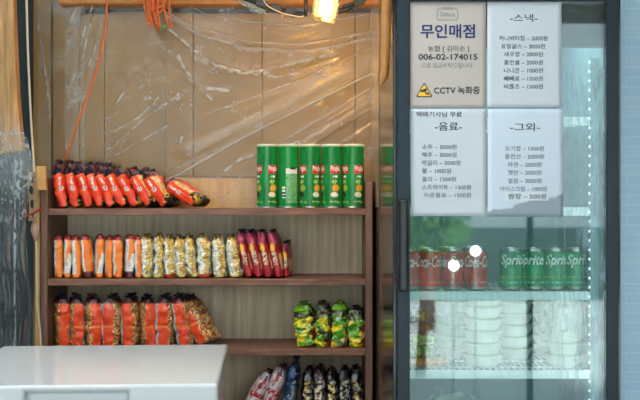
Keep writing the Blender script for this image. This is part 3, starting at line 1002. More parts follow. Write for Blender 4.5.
# crumpled clear bag added to stand for pale reflections in the glass
def crumple_blob(name, c, sx_, sy_, sz_, mat, seed, amp=.25):
    bm = bmesh.new()
    bmesh.ops.create_icosphere(bm, subdivisions=4, radius=1)
    for v in bm.verts:
        d = 1 + amp * fb(v.co.x * 2.2, v.co.y * 2.2, v.co.z * 2.2 + seed) - amp * .6 * abs(nz(v.co.x * 5, v.co.y * 5, v.co.z * 5 + seed))
        v.co = Vector((v.co.x * d * sx_, v.co.y * d * sy_, max(v.co.z * d, -.8) * sz_))
    o = obj(name, bm, mat, None, True)
    zmin = min(v.co.z for v in o.data.vertices)
    o.location = (c[0], c[1], c[2] - zmin)
    attr(o.data, 'crease_glint', [max(0, min(1, .5 + nz(v.co.x * 40, v.co.y * 40, v.co.z * 40) * 1.3)) for v in o.data.vertices], 'FLOAT')
    return o
tag(crumple_blob('reflection_bag', (X(450, 2.95), 2.96, FZ[4] + .001), .10, .09, .085, M['wrap'], 3), 'added crumpled plastic bag in place of glass reflections, on the fridge shelf below the bowls', 'plastic bag')

# ------------------------------------------------------------------ price sheets
YP = 2.6715
def sheet(label, x0, y0, x1, y1, mat):
    r = thing('paper_sheet', label, 'paper sheet', (X((x0 + x1) / 2, YP), YP - .0006, Z(y1, YP)), (0, 0, 0), 'paper sheets on the fridge door')
    L = r.location
    # a sheet with a faint sag and curl
    n, mm = 16, 24
    vs, fs = [], []
    for j in range(mm + 1):
        for i in range(n + 1):
            p = P(x0 + (x1 - x0) * i / n, y1 + (y0 - y1) * j / mm, YP)
            edge = max(0, 1 - j / 2.0)
            vs.append((p.x - L.x, -.0004 - .0012 * edge * abs(nz(i * .35, x0)), p.z - L.z))
    for j in range(mm):
        for i in range(n):
            q = j * (n + 1) + i
            fs.append((q, q + 1, q + n + 2, q + n + 1))
    o = raw('paper', vs, fs, mat, r, True)
    solidify(o, .0004)
    return r


def onto(r, flat, name, mat):
    o = flat.make(name, mat, None)
    for v in o.data.vertices: v.co = v.co - r.location
    o.parent = r
    return o


YT = YP - .0022
s1 = sheet('white shop notice with painted lamp tint, blue heading and yellow camera warning triangle', 409.5, 1.5, 486, 108, M['paper_lamp_tint'])
a = Flat(YT); a.text('무인매점', 420.5, 24.2, 475, 38.2, .022); onto(s1, a, 'heading', M['navy_ink'])
for nm_, tx_, q_ in (('account_number', '006-02-174015', (418.5, 53.8, 477.5, 60, .025)), ('camera_warning', 'CCTV 녹화중', (434, 86.3, 480, 94.2, .022)), ('bank_line', '농협 [ 김미순 ]', (428, 45.6, 469, 52.4, .004))):
    a = Flat(YT); a.text(tx_, *q_); onto(s1, a, nm_, M['dark_ink'])
a = Flat(YT); a.text('으로 입금부탁드립니다.', 421.5, 62.8, 473.5, 68); onto(s1, a, 'request_line', M['grey_ink'])
a = Flat(YT)
a.text('Debuta', 440.5, 12, 455, 16.4)
def frame_line(a, pts, w):
    for (x0, y0), (x1, y1) in zip(pts, pts[1:] + pts[:1]):
        dx, dy = x1 - x0, y1 - y0; l = math.hypot(dx, dy); nx, ny = -dy / l * w / 2, dx / l * w / 2
        a.poly([(x0 + nx, y0 + ny), (x1 + nx, y1 + ny), (x1 - nx, y1 - ny), (x0 - nx, y0 - ny)])
frame_line(a, [(438.5, 9), (456.5, 9), (457.8, 10.5), (457.8, 18.5), (456.5, 20), (438.5, 20), (437.2, 18.5), (437.2, 10.5)], .55)
a.poly([(442, 8.0), (453, 8.0), (453, 7.5), (442, 7.5)])
onto(s1, a, 'logo', M['grey_ink'])
tri = Flat(YT - .0003)
def rtri(cx, cy, w, h):
    pts = []
    base = [(cx, cy - h / 2), (cx + w / 2, cy + h / 2), (cx - w / 2, cy + h / 2)]
    for i in range(3):
        p, q, r_ = Vector(base[i - 1]), Vector(base[i]), Vector(base[(i + 1) % 3])
        A = q + (p - q).normalized() * h * .14; B = q + (r_ - q).normalized() * h * .14
        for t in (0, .33, .67, 1): pts.append(tuple((A * (1 - t) + q * t) * (1 - t) + (q * (1 - t) + B * t) * t))
    return pts
tri.poly(rtri(424.3, 89.6, 17.4, 15)); onto(s1, tri, 'warning_border', M['dark_ink'])
tri = Flat(YT - .0006); tri.poly(rtri(424.3, 90.0, 14.2, 12.2)); onto(s1, tri, 'warning_triangle', M['yellow_ink'])
ic = Flat(YT - .0010)
ic.poly([(420.0, 90.6), (426.4, 88.2), (427.4, 90.6), (421.2, 92.6)]); ic.poly([(425.0, 93.4), (428.6, 92.4), (429.2, 95.0), (427.2, 94.6)]); ic.poly([(424.2, 91.6), (425.6, 91.2), (427.0, 93.4), (425.6, 93.6)])
onto(s1, ic, 'camera_symbol', M['dark_ink'])

def price_sheet(label, rect, mat, head, rows, extra=()):
    s = sheet(label, *rect, mat)
    a = Flat(YT); a.text(head[0], *head[1:], .006)
    for e in extra: a.text(e[0], *e[1:5], *e[5:])
    onto(s, a, 'heading', M['dark_ink'])
    a = Flat(YT)
    for t, x0, x1, yc_ in rows: a.text(t, x0, yc_ - 2.6, x1, yc_ + 2.4, .004)
    onto(s, a, 'price_list', M['dark_ink'] if 'snack' in label else M['mid_ink'])
    return s


price_sheet('white snack price sheet at the top of the fridge door beside the camera notice', (487.2, 1, 561.5, 107.3), M['paper'], ('-스낵-', 510, 14, 537.5, 21.8),
            [('허니버터칩 – 2000원', 499, 547.5, 38.3), ('프링글스 – 3000원', 501, 545, 46.4), ('새우깡 – 2000원', 504, 543, 54.3), ('홈런볼 – 2000원', 504, 543, 62.5),
             ('나나콘 – 1000원', 504, 543, 70.6), ('빼빼로 – 1500원', 504, 543, 78.6), ('비틀즈 – 1500원', 504, 543, 86.6)])
price_sheet('white drinks price sheet below the camera notice on the fridge door', (411, 109, 486.3, 216), M['paper'], ('-음료-', 435, 122.3, 462, 130.6),
            [('소주 – 3000원', 422, 456.5, 147), ('맥주 – 3000원', 422, 456.5, 155), ('막걸리 – 3000원', 422, 460.5, 163), ('물 – 1000원', 422, 451, 171),
             ('콜라 – 1500원', 422, 456, 179.3), ('스프라이트 – 1500원', 422, 471, 187.3), ('이온음료 – 1500원', 424, 471, 195.3)], [('택배기사님 무료', 416.5, 111.5, 462, 117.2, .008)])
s4 = price_sheet('damp-edged white price sheet at the lower corner of the four sheets', (487.6, 109, 563, 217), M['paper_damp'], ('-그외-', 510, 123, 540, 131),
            [('모기향 – 1500원', 505, 544, 148.6), ('충전선 – 2000원', 505, 544, 156.6), ('라면 – 2000원', 508, 541.5, 164.8), ('햇반 – 2000원', 508, 541.5, 172.7),
             ('얼음 – 3000원', 508, 541.5, 180.9), ('아이스크림 – 1000원', 500, 547, 189)])
p_ = Flat(YT + .0003); p_.poly([(505.5, 192.3), (548.5, 192.3), (548.5, 200.5), (505.5, 200.5)]); onto(s4, p_, 'pasted_patch', M['patch'])
p_ = Flat(YT - .0002); p_.text('쌈장 – 500원', 508, 193.6, 546.5, 199.2, .012); onto(s4, p_, 'patch_lettering', M['dark_ink'])

# ------------------------------------------------------------------ white chest freezer
fz = thing('chest_freezer', 'white glossy freezer top in the foreground in front of the bookcase', 'freezer', (-.238, 2.33, 0), (0, 0, math.radians(3.2)))
W_, D_, HT = .665, .67, 1.033
mkbox('body', -W_ + .006, -.006, .008, D_ - .004, .03, .925, M['enamel'], fz, .015)
mkbox('plinth', -W_ + .03, -.03, .04, D_ - .03, 0, .03, M['black'], fz)
bm = bmesh.new()
x0, x1, y0, y1, z0, z1 = -W_, 0, 0, D_, .93, HT
ra = dict(x0=-.445, x1=-.208, z0=.958, z1=1.016, d=.03)
V = lambda *p: bm.verts.new(p)
o_ = [V(x0, y0, z0), V(x1, y0, z0), V(x1, y0, z1), V(x0, y0, z1)]
i_ = [V(ra['x0'], y0, ra['z0']), V(ra['x1'], y0, ra['z0']), V(ra['x1'], y0, ra['z1']), V(ra['x0'], y0, ra['z1'])]
d_ = [V(ra['x0'], ra['d'], ra['z0']), V(ra['x1'], ra['d'], ra['z0']), V(ra['x1'], ra['d'], ra['z1']), V(ra['x0'], ra['d'], ra['z1'])]
k_ = [V(x0, y1, z0), V(x1, y1, z0), V(x1, y1, z1), V(x0, y1, z1)]
for q in range(4):
    n_ = (q + 1) % 4
    bm.faces.new((o_[q], o_[n_], i_[n_], i_[q])); bm.faces.new((i_[q], i_[n_], d_[n_], d_[q])); bm.faces.new((o_[q], k_[q], k_[n_], o_[n_]))
bm.faces.new(d_); bm.faces.new(k_)
lid_o = obj('lid', bm, M['enamel'], fz, bevel=.012, seg=4)
mkbox('hinge', -.56, -.50, D_ - .02, D_ + .012, .90, .96, M['enamel'], fz, .004)

# ------------------------------------------------------------------ polythene sheets
# drag lines and doubled-over bands of the film: points, half width, height, painted highlight whiteness, broken-up or continuous
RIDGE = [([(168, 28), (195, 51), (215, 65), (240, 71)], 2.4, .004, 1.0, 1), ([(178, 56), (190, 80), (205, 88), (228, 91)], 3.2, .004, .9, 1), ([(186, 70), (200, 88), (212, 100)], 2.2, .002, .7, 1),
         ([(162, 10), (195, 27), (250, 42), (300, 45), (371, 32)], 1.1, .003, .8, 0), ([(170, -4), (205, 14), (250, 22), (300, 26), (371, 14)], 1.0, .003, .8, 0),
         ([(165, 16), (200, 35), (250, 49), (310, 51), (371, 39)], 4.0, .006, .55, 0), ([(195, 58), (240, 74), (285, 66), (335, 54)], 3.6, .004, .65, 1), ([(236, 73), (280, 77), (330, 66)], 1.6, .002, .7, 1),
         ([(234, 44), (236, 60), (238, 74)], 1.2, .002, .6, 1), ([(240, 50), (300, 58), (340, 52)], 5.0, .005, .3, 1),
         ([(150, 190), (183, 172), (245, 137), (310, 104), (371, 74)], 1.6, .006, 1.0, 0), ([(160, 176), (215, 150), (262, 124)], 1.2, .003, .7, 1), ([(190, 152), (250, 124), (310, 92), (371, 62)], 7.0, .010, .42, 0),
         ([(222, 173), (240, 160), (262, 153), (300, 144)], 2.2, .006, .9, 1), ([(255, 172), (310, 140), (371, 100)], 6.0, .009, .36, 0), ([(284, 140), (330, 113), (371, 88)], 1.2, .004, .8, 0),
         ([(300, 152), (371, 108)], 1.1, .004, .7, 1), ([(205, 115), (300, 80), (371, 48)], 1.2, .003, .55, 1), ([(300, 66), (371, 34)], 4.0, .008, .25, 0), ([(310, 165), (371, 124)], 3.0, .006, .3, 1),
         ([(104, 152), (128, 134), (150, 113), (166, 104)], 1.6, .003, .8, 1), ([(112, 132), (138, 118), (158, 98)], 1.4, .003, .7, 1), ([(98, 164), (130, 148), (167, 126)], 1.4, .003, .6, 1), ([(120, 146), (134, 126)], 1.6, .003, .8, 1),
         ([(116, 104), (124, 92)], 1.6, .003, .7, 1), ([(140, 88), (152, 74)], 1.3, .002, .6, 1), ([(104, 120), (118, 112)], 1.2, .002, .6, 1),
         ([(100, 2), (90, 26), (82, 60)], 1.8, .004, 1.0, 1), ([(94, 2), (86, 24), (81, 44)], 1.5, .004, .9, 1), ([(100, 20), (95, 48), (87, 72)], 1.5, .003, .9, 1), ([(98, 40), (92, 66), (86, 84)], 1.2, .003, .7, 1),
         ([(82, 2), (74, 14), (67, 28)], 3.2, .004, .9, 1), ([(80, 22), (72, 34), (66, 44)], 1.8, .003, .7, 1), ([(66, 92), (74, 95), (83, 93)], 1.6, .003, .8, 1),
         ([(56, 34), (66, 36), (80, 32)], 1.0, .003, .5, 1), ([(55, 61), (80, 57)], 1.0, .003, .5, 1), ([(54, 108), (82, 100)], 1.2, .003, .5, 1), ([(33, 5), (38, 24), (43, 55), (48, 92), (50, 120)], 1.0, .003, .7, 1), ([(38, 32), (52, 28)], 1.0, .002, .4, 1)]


def seg_d(px, py, a, b_):
    ax, ay, bx, by = *a, *b_
    dx, dy = bx - ax, by - ay
    t = max(0, min(1, ((px - ax) * dx + (py - ay) * dy) / (dx * dx + dy * dy)))
    return math.hypot(px - ax - t * dx, py - ay - t * dy)


def back_sheet():
    YF = 3.875
    nx, ny = 460, 260
    px0, px1, py0, py1 = 38, 386, -18, 207
    vs, fs, cr = [], [], []
    for j in range(ny + 1):
        py = py0 + (py1 - py0) * j / ny
        for i in range(nx + 1):
            px = px0 + (px1 - px0) * i / nx
            d = .004 * fb(px * .02, py * .02, 1) + .0016 * fb(px * .09 + py * .05, py * .12, 4)
            # long drag folds running up towards the lamp
            if px > 170: d += .0035 * math.sin((py + .55 * (px - 170)) * .21 + 2 * nz(px * .01, py * .01)) * sm(170, 300, px) * sm(20, 60, py)
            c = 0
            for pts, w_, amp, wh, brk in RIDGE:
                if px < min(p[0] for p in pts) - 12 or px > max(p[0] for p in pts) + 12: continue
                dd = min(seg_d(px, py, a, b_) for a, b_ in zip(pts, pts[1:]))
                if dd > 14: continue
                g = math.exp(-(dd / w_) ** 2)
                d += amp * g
                c = max(c, wh * math.exp(-(dd / (w_ * .75)) ** 2) * ((.35 + .65 * sm(-.25, .35, nz(px * .13, py * .13, w_ * 9))) if brk else (.8 + .2 * nz(px * .05, py * .05, w_))))  # highlight streaks along the folds, painted in as whiteness
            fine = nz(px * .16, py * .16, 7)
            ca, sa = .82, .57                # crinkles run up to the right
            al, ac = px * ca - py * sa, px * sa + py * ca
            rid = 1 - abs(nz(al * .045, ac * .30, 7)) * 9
            if rid > 0 and 96 < px < 371: c = max(c, .8 * rid * sm(-.08, .25, nz(px * .035, py * .035, 11)) * sm(-.2, .2, nz(px * .3, py * .3, 13)))  # crinkle glints painted as whiteness too
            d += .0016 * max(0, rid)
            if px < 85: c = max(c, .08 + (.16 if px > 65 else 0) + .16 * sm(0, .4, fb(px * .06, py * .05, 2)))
            d = max(0, d)
            if px <= 371:
                p = P(px, py, YF); p.y -= d * (1 - .75 * sm(150, 178, py))
            else:                            # turns the corner and comes forward along the partition
                f = (px - 371) / 15.0
                p = P(371, py, YF); p.y -= .012 + f * .50; p.x += .0 - d * .4
                p.z = Z(py, YF)
            if py > 176 and px < 262: p.y = min(p.y, 3.848) if px > 108 else p.y
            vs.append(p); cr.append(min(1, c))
    for j in range(ny):
        for i in range(nx):
            q = j * (nx + 1) + i
            fs.append((q, q + 1, q + nx + 2, q + nx + 1))
    # keep it above the board
    zmin = SHZ[0] + .005
    for v in vs: v.z = max(v.z, zmin)
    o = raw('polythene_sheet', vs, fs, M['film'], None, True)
    attr(o.data, 'crease_glint', cr, 'FLOAT')
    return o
tag(back_sheet(), 'large clear plastic sheet with highlights painted on its folds covering the wall above the bookcase', 'plastic sheet')


def wr0(px, py): return 1 - abs(nz(px * .20 + 1.5 * nz(px * .05, py * .04, 2), py * .045, 5)) * 8


def side_curtain():
    YF = 3.38
    nx, ny = 110, 300
    vs, fs, cr = [], [], []
    for j in range(ny + 1):
        py = -15 + 440 * j / ny
        for i in range(nx + 1):
            f = i / nx
            wid = 13 + 20 * sm(95, 165, py) - 8 * sm(175, 215, py) + 10 * sm(230, 330, py)
            px = -26 + (wid + 26) * f
            k = py * .012
            pleat = math.sin(px * .42 + 2.2 * nz(k, .3)) + .6 * math.sin(px * .9 + 3 * nz(k * 1.5, 7.3))
            crump = fb(px * .11, py * .055, 3)
            bunch = sm(90, 150, py) * (1 - .85 * sm(190, 290, py))
            d = .010 * pleat * sm(100, 170, py) + (.010 * crump + .003 * max(0, wr0(px, py))) * bunch + .002 * nz(px * .5, py * .3)
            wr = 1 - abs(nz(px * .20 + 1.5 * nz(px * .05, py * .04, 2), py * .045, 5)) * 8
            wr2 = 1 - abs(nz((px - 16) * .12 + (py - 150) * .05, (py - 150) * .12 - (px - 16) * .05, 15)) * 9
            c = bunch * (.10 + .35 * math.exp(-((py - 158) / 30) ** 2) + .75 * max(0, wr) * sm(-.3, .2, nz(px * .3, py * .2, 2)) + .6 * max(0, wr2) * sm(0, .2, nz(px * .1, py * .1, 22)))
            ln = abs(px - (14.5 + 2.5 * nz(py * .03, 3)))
            c = max(c, 1.0 * math.exp(-(ln / 2.0) ** 2) * sm(140, 180, py) * sm(-.5, .05, nz(py * .16, px * .3)))  # white highlight streak painted down the pleats
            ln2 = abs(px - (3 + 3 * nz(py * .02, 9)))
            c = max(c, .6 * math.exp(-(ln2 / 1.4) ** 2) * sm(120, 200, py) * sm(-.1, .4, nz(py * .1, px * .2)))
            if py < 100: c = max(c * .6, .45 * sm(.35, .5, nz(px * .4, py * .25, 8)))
            p = P(px, py, YF); p.y -= d
            vs.append(p); cr.append(min(1, c))
    for j in range(ny):
        for i in range(nx):
            q = j * (nx + 1) + i
            fs.append((q, q + 1, q + nx + 2, q + nx + 1))
    o = raw('plastic_curtain', vs, fs, M['curtain'], None, True)
    attr(o.data, 'crease_glint', cr, 'FLOAT')
    return o
tag(side_curtain(), 'crumpled clear plastic curtain with painted white highlights hanging beside the bookcase', 'plastic curtain')

# scrap of film hanging off the beam
def scrap():
    vs, fs, cr = [], [], []
    n, mm = 24, 10
    A, B, Cc, D = (237, 1.5), (258, .5), (267, 14.5), (252, 12)
    for j in range(mm + 1):
        for i in range(n + 1):
            u, v = i / n, j / mm
            px = (A[0] * (1 - u) + B[0] * u) * (1 - v) + (D[0] * (1 - u) + Cc[0] * u) * v
            py = (A[1] * (1 - u) + B[1] * u) * (1 - v) + (D[1] * (1 - u) + Cc[1] * u) * v
            p = P(px, py, 3.80); p.y -= .012 * fb(u * 4, v * 4, 3)
            vs.append(p); cr.append(.55 + .45 * nz(u * 9, v * 9))
    for j in range(mm):
        for i in range(n):
            q = j * (n + 1) + i; fs.append((q, q + 1, q + n + 2, q + n + 1))
    o = raw('film_scrap', vs, fs, M['curtain'], None, True); attr(o.data, 'crease_glint', [max(0, c) for c in cr], 'FLOAT')
    return solidify(o, .0008)
tag(scrap(), 'small pale scrap of plastic film hanging from the orange beam', 'plastic scrap')

# ------------------------------------------------------------------ cords and small things
bm = bmesh.new(); tube(bm, smooth_path([P(107, -25, 3.70), P(107, 0, 3.70), P(105, 30, 3.70), P(99, 62, 3.70), P(90, 90, 3.70), P(77, 125, 3.70), P(66, 158, 3.72), P(64, 172, 3.80), P(64, 195, 3.865)]), .0042, 8)
tag(obj('cord', bm, M['cord'], None, True), 'orange cord hanging slack from the ceiling down behind the red packets', 'cord')

random.seed(4)
hk = thing('cord_bundle', 'looped bundle of orange cord hanging from the beam', 'cord bundle', P(155, 0, 3.72))
for k in range(13):
    bm = bmesh.new()
    ax = 141 + 22 * random.random(); bx = ax + 3 + 6 * random.random()
    bot = 15 + 16 * random.random()
    mid = (ax + bx) / 2 + 2 + 4 * (random.random() - .3)
    yq = 3.70 + .04 * random.random()
    if k > 9: bot = 8 + 12 * random.random(); ax = 152; bx = 166
    pts = [P(ax - 3, -24, yq), P(ax, -4, yq), P(ax * .6 + mid * .4 + 1, bot * .6, yq), P(mid - .8, bot - 1, yq), P(mid + .8, bot, yq - .004), P(mid + 2, bot - 2, yq - .006), P(bx * .7 + mid * .3, bot * .55, yq - .006), P(bx, -4, yq), P(bx - 2, -24, yq)]
    tube(bm, [p - hk.location for p in smooth_path(pts, 6)], .0036, 7)
    obj('loop', bm, M['cord'], hk, True)
bm = bmesh.new(); box(bm, X(161, 3.69) - hk.location.x, X(167.5, 3.69) - hk.location.x, -.035, -.015, Z(29, 3.69) - hk.location.z, Z(25, 3.69) - hk.location.z)
obj('tie', bm, M['green_tape'], hk, bevel=.003)

bm = bmesh.new(); tube(bm, smooth_path([P(26, -25, 3.56), P(26.5, 0, 3.56), P(28, 55, 3.56), P(31, 120, 3.56), P(34, 168, 3.56), P(35.5, 200, 3.57), P(35.5, 222, 3.57)]), .0042, 8)
cb_ = thing('power_cable', 'cream power cable with taped connector hanging beside the bookcase', 'cable', P(35, 230, 3.57))
for v in bm.verts: v.co -= cb_.location
obj('upper_lead', bm, M['cable'], cb_, True)
bm = bmesh.new(); tube(bm, [p - cb_.location for p in smooth_path([P(36, 240, 3.57), P(36.6, 262, 3.57), P(37, 300, 3.57), P(40, 330, 3.57), P(41, 360, 3.56), P(40, 420, 3.56), P(40, 600, 3.55), P(40, 610.5, 3.55)])], .0032, 8)
obj('lower_lead', bm, M['cable'], cb_, True)
bm = bmesh.new(); tube(bm, [p - cb_.location for p in (P(35.5, 221, 3.57), P(35.2, 225, 3.57), P(34.8, 230, 3.57), P(35.2, 235, 3.57), P(36, 241, 3.57))], [.008, .014, .0165, .012, .006], 12)
obj('connector', bm, M['plug'], cb_, True)
# batten end and slotted bracket beside the bookcase
o = mkbox('wooden_batten', X(35.5, 3.62), X(40.3, 3.62), 3.615, 3.65, 0, Z(166.5, 3.62), M['plank'], None, .002)
o = mkbox('batten_block', X(36, 3.58), X(45.8, 3.58), 3.575, 3.598, Z(190, 3.58), Z(166, 3.58), M['plank'], None, .002)
bpy.data.objects['batten_block'].name = 'wood_block'
tag(o, 'pale orange wood block fixed at the top of the bookcase\'s left side', 'wood block')
tag(bpy.data.objects['wooden_batten'], 'thin wooden batten standing against the outer left side of the bookcase', 'batten')
def slotted():
    bm = bmesh.new()
    x0, x1, z0, z1, y = 28.5, 36.5, 221, 172, 3.545
    vs = {}
    holes = [(190, 9), (204, 9), (180, 6), (215, 6)]
    N, Mr = 16, 60
    for j in range(Mr + 1):
        for i in range(N + 1):
            vs[i, j] = bm.verts.new(P(x0 + (x1 - x0) * i / N + .8 * math.sin(j * .1), z0 + (z1 - z0) * j / Mr, y))
    for j in range(Mr):
        for i in range(N):
            px = x0 + (x1 - x0) * (i + .5) / N; py = z0 + (z1 - z0) * (j + .5) / Mr
            if any(((px - 32.6 + (1 if h[1] > 7 else -1)) / 2.4) ** 2 + ((py - h[0]) / (h[1] / 2)) ** 2 < 1 for h in holes): continue
            bm.faces.new((vs[i, j], vs[i + 1, j], vs[i + 1, j + 1], vs[i, j + 1]))
    for v in [v for v in bm.verts if not v.link_faces]: bm.verts.remove(v)
    o = obj('slotted_bracket', bm, M['bracket'])
    return solidify(o, .003)
tag(slotted(), 'tan slotted metal bracket hanging beside the top of the bookcase', 'bracket')
bm = bmesh.new(); tube(bm, smooth_path([P(26, 216.5, 3.54), P(31, 214, 3.54), P(36, 211.5, 3.54), P(41.5, 209, 3.56)]), [.003] * 12 + [.005] * 13, 8)
tag(obj('red_ribbon', bm, M['red'], None, True), 'short red ribbon tied across the slotted bracket', 'ribbon')

# paper strip by the fridge
def paper_strip():
    vs, fs = [], []
    pts = [(381.5, 391, -222), (381.5, 391.5, -20), (381.5, 391.5, 10), (381.3, 391, 40), (381, 390, 60), (380.2, 388.6, 76), (379.6, 383.8, 84), (379.6, 380.8, 86)]
    for a, b_, py in pts:
        for t in (0, .5, 1): vs.append(P(a + (b_ - a) * t, py, 2.74) + Vector((0, .004 * math.sin(py * .06) - .003 * (1 if t == .5 else 0), 0)))
    for j in range(len(pts) - 1):
        for i in range(2):
            q = j * 3 + i; fs.append((q, q + 1, q + 4, q + 3))
    o = raw('paper_strip', vs, fs, M['strip'], None, True)
    return solidify(o, .0012)
tag(paper_strip(), 'narrow tan paper strip with torn end hanging beside the fridge', 'paper strip')

# ------------------------------------------------------------------ lamp and dark fairy-light cable
LY = 3.35
LM = P(326, 6, LY)
lp = thing('hanging_lamp', 'glowing clear glass lamp hanging at the top edge above the cans', 'lamp', LM, (0, math.radians(9), 0))
bm = bmesh.new()
def rrect(hx, hy, r, n=5):
    pts = []
    for cx_, cy_, a0 in ((hx - r, hy - r, 0), (-hx + r, hy - r, 90), (-hx + r, -hy + r, 180), (hx - r, -hy + r, 270)):
        for k in range(n + 1):
            t = math.radians(a0 + 90 * k / n); pts.append((cx_ + r * math.cos(t), cy_ + r * math.sin(t)))
    return pts
rings = []
for s, z in ((.6, -.052), (.86, -.050), (.97, -.044), (1.0, -.034), (1, .05), (.9, .075), (.55, .085), (.5, .085), (.82, .072), (.93, .05), (.93, -.034), (.9, -.041), (.8, -.046), (.55, -.047)):
    rings.append([bm.verts.new((x * s, y * s, z)) for x, y in rrect(.043, .036, .014)])
for A, B in zip(rings, rings[1:]):
    for k in range(len(A)): bm.faces.new((A[k], A[(k + 1) % len(A)], B[(k + 1) % len(A)], B[k]))
bm.faces.new(rings[0]); bm.faces.new(rings[-1])
m, nt, b, out = nodes('clear_lamp_glass')
nt.nodes.remove(b)
tr = nn(nt, 'ShaderNodeBsdfTransparent'); tr.inputs['Color'].default_value = (1, .93, .78, 1)
gl = nn(nt, 'ShaderNodeBsdfGlossy'); gl.inputs['Roughness'].default_value = .05
tl = nn(nt, 'ShaderNodeBsdfTranslucent'); tl.inputs['Color'].default_value = (1, .85, .55, 1)
mA = nn(nt, 'ShaderNodeMixShader'); mA.inputs['Fac'].default_value = .1
mB = nn(nt, 'ShaderNodeMixShader')
fr_ = nn(nt, 'ShaderNodeFresnel'); fr_.inputs['IOR'].default_value = 1.5
nt.links.new(tr.outputs[0], mA.inputs[1]); nt.links.new(tl.outputs[0], mA.inputs[2])
nt.links.new(fr_.outputs[0], mB.inputs['Fac']); nt.links.new(mA.outputs[0], mB.inputs[1]); nt.links.new(gl.outputs[0], mB.inputs[2])
nt.links.new(mB.outputs[0], out.inputs['Surface'])
M['lampglass'] = m
obj('glass_jar', bm, m, lp, True)
bm = bmesh.new(); lathe(bm, [(.004, -.034), (.016, -.031), (.021, -.018), (.021, .03), (.012, .058)], 24)
obj('bulb', bm, emit('hot_bulb', (1, .80, .45, 1), 9), lp, True)
bm = bmesh.new(); lathe(bm, [(.014, .059), (.018, .06), (.018, .10), (.008, .108), (.008, .13)], 24)
obj('socket', bm, M['black'], lp, True)
bm = bmesh.new(); tube(bm, [(0, 0, .13), (0.02, 0, .5), (0.03, 0, .62)], .004, 8)
obj('lead', bm, M['black'], lp, True)

fl = thing('light_cable', 'black cable with clips strung along the beam beside the hanging lamp', 'cable', P(300, 8, 3.62))
def rel(p): return p - fl.location
for pts in ([P(218, -12, 3.66), P(240, -3, 3.65), (P(258, 3, 3.64)), P(284, 11, 3.62), P(305, 15, 3.6)], [P(332, 14, 3.6), P(345, 9.5, 3.6), P(356, 4, 3.62), P(370, -4, 3.64)]):
    bm = bmesh.new(); tube(bm, [rel(p) for p in smooth_path(pts)], .0085, 8); obj('cable', bm, M['black'], fl, True)
for (px, py) in ((262, 4), (276, 8.5), (291, 12.5), (348, 7.5), (359, 2)):
    bm = bmesh.new(); box(bm, -.020, .020, -.016, .012, -.014, .013); o = obj('clip', bm, M['black'], fl, bevel=.004); o.location = rel(P(px, py, 3.62)); o.rotation_euler = (0, .3 if px < 320 else -.4, 0)
bm = bmesh.new(); tube(bm, [rel(P(306, -14, 3.59)), rel(P(306, 0, 3.59)), rel(P(305.5, 16, 3.59))], .0075, 8); obj('hanger', bm, M['black'], fl, True)
bm = bmesh.new(); tube(bm, [rel(p) for p in smooth_path([P(262, -3, 3.6), P(268, 6, 3.6), P(282, 13, 3.6), P(298, 16.5, 3.59), P(304, 16, 3.58)])], .0022, 6)
obj('thin_lead', bm, M['cable'], fl, True)

# ------------------------------------------------------------------ the yard the door glass mirrors
bm = bmesh.new(); tube(bm, [(1.335, -1.0, -.02), (1.335, -1.0, 3.2)], .021, 12)
o = obj('steel_post', bm, M['dark_post'], None, True); tag(o, 'slim dark steel post standing in the yard, mirrored in the fridge door', 'post')


def shrub(label, x, y, z0, rx, rz, n, seed):
    rnd = random.Random(seed)
    r = thing('shrub', label, 'shrub', (x, y, -.02), (0, 0, 0), 'shrubs in the yard')
    vs, fs = [], []
    for i in range(n):
        th, ph = rnd.random() * 2 * PI, math.acos(2 * rnd.random() - 1)
        q = (.55 + .45 * rnd.random())
        c = Vector((rx * q * math.sin(ph) * math.cos(th), rx * q * math.sin(ph) * math.sin(th), z0 + rz * q * math.cos(ph)))
        a = Vector((rnd.uniform(-1, 1), rnd.uniform(-1, 1), rnd.uniform(-1, 1))).normalized(); b_ = a.orthogonal().normalized()
        l, w = .055, .026
        k = len(vs); vs += [c - a * l, c + b_ * w, c + a * l, c - b_ * w]; fs.append((k, k + 1, k + 2, k + 3))
    lv = raw('foliage', vs, fs, M['leaf'], r); lv['kind'] = 'stuff'
    bm = bmesh.new(); tube(bm, [(0, 0, 0), (.03, 0, z0 * .5), (0, .02, z0)], [.05, .04, .03], 8); obj('trunk', bm, M['shelf'], r, True)
shrub('round green shrub in the yard across from the fridge', 0.86, -3.2, 1.36, .28, .32, 900, 2)
shrub('wide low green shrub further out in the yard', 1.30, -6.4, 1.2, .5, .3, 1000, 5)

for lab, (px, py) in (('upper white globe lamp mirrored in the fridge door', (476, 251)), ('lower white globe lamp mirrored in the fridge door', (454, 266))):
    dist = 5.6
    cx_, cz_ = (px - 320) / F * dist, CZ - (py - HY) / F * dist
    yy = 2 * 2.672 - dist
    r = thing('globe_lamp', lab, 'lamp', (cx_, yy, -.02), (0, 0, 0), 'globe lamps in the yard')
    bm = bmesh.new(); bmesh.ops.create_uvsphere(bm, u_segments=24, v_segments=14, radius=.028)
    for v in bm.verts: v.co.z += cz_ + .02
    obj('globe', bm, emit('globe_glow', (.95, 1, 1, 1), 30), r, True)
    bm = bmesh.new(); tube(bm, [(0, 0, 0), (0, 0, cz_ - .006)], .003, 8); obj('stem', bm, M['wire'], r, True)

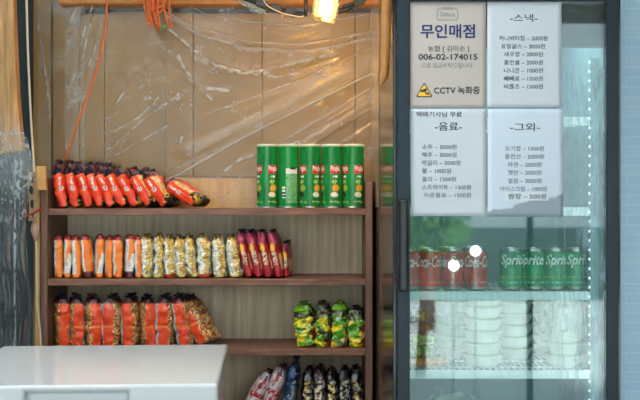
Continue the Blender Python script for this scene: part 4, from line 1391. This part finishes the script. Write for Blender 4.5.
# ------------------------------------------------------------------ light
w = bpy.data.worlds.new('overcast'); SC.world = w; w.use_nodes = True
nt = w.node_tree
bg = nt.nodes['Background']
tc = nn(nt, 'ShaderNodeTexCoord'); sp = nn(nt, 'ShaderNodeSeparateXYZ'); nt.links.new(tc.outputs['Generated'], sp.inputs[0])
rp = nn(nt, 'ShaderNodeValToRGB')
rp.color_ramp.elements[0].position = .0; rp.color_ramp.elements[0].color = (.78, .92, 1, 1)
rp.color_ramp.elements[1].position = .8; rp.color_ramp.elements[1].color = (.72, .88, 1, 1)
nt.links.new(sp.outputs['Z'], rp.inputs['Fac']); nt.links.new(rp.outputs['Color'], bg.inputs['Color'])
bg.inputs['Strength'].default_value = 1.15


def lamp(name, kind, loc, col, e, size=.1, rot=(0, 0, 0), sy_=None):
    l = bpy.data.lights.new(name, kind); l.energy = e; l.color = col
    if kind == 'AREA':
        l.size = size
        if sy_: l.shape = 'RECTANGLE'; l.size_y = sy_
    else: l.shadow_soft_size = size
    o = bpy.data.objects.new(name, l); C.objects.link(o); o.location = loc; o.rotation_euler = rot
    return o


sun = lamp('sun', 'SUN', (0, 6, 8), (.96, .98, 1), 7.0)
sun.data.angle = .2
sun.rotation_euler = Vector((-.15, -.64, -.77)).to_track_quat('-Z', 'Y').to_euler()
lamp('bulb_light', 'POINT', LM + Vector((0, -.0, -.085)), (1, .52, .09), 2.6, .03)
lamp('fridge_top_fill', 'AREA', (.5, 2.9, ZT - .05), (.86, .97, 1), 1.3, .4, (0, 0, 0), .2)  # unseen fill hidden by the header, added to brighten the interior
# unseen fill lamp added behind the door frame to brighten the cabinet
l_ = lamp('fridge_side_fill', 'AREA', (.772, 2.716, 1.2), (.86, .97, 1), .12, .008, (0, 0, 0), 1.4)
l_.rotation_euler = Vector((-.75, .66, 0)).to_track_quat('-Z', 'Y').to_euler()

# ------------------------------------------------------------------ camera
cam = bpy.data.cameras.new('camera')
co = bpy.data.objects.new('camera', cam); C.objects.link(co)
co.location = (0, 0, CZ); co.rotation_euler = (PI / 2, 0, 0)
cam.sensor_width = 36; cam.lens = F / 640 * 36; cam.shift_y = (HY - 200) / 640
cam.clip_start = .05
cam.dof.use_dof = True; cam.dof.focus_distance = 3.3; cam.dof.aperture_fstop = 5.6
SC.camera = co
vs_ = SC.view_settings
vs_.view_transform = 'Standard'; vs_.look = 'None'; vs_.gamma = 1; vs_.use_curve_mapping = False
vs_.exposure = 1.3
SC.cycles.max_bounces = 12
SC.cycles.transparent_max_bounces = 24
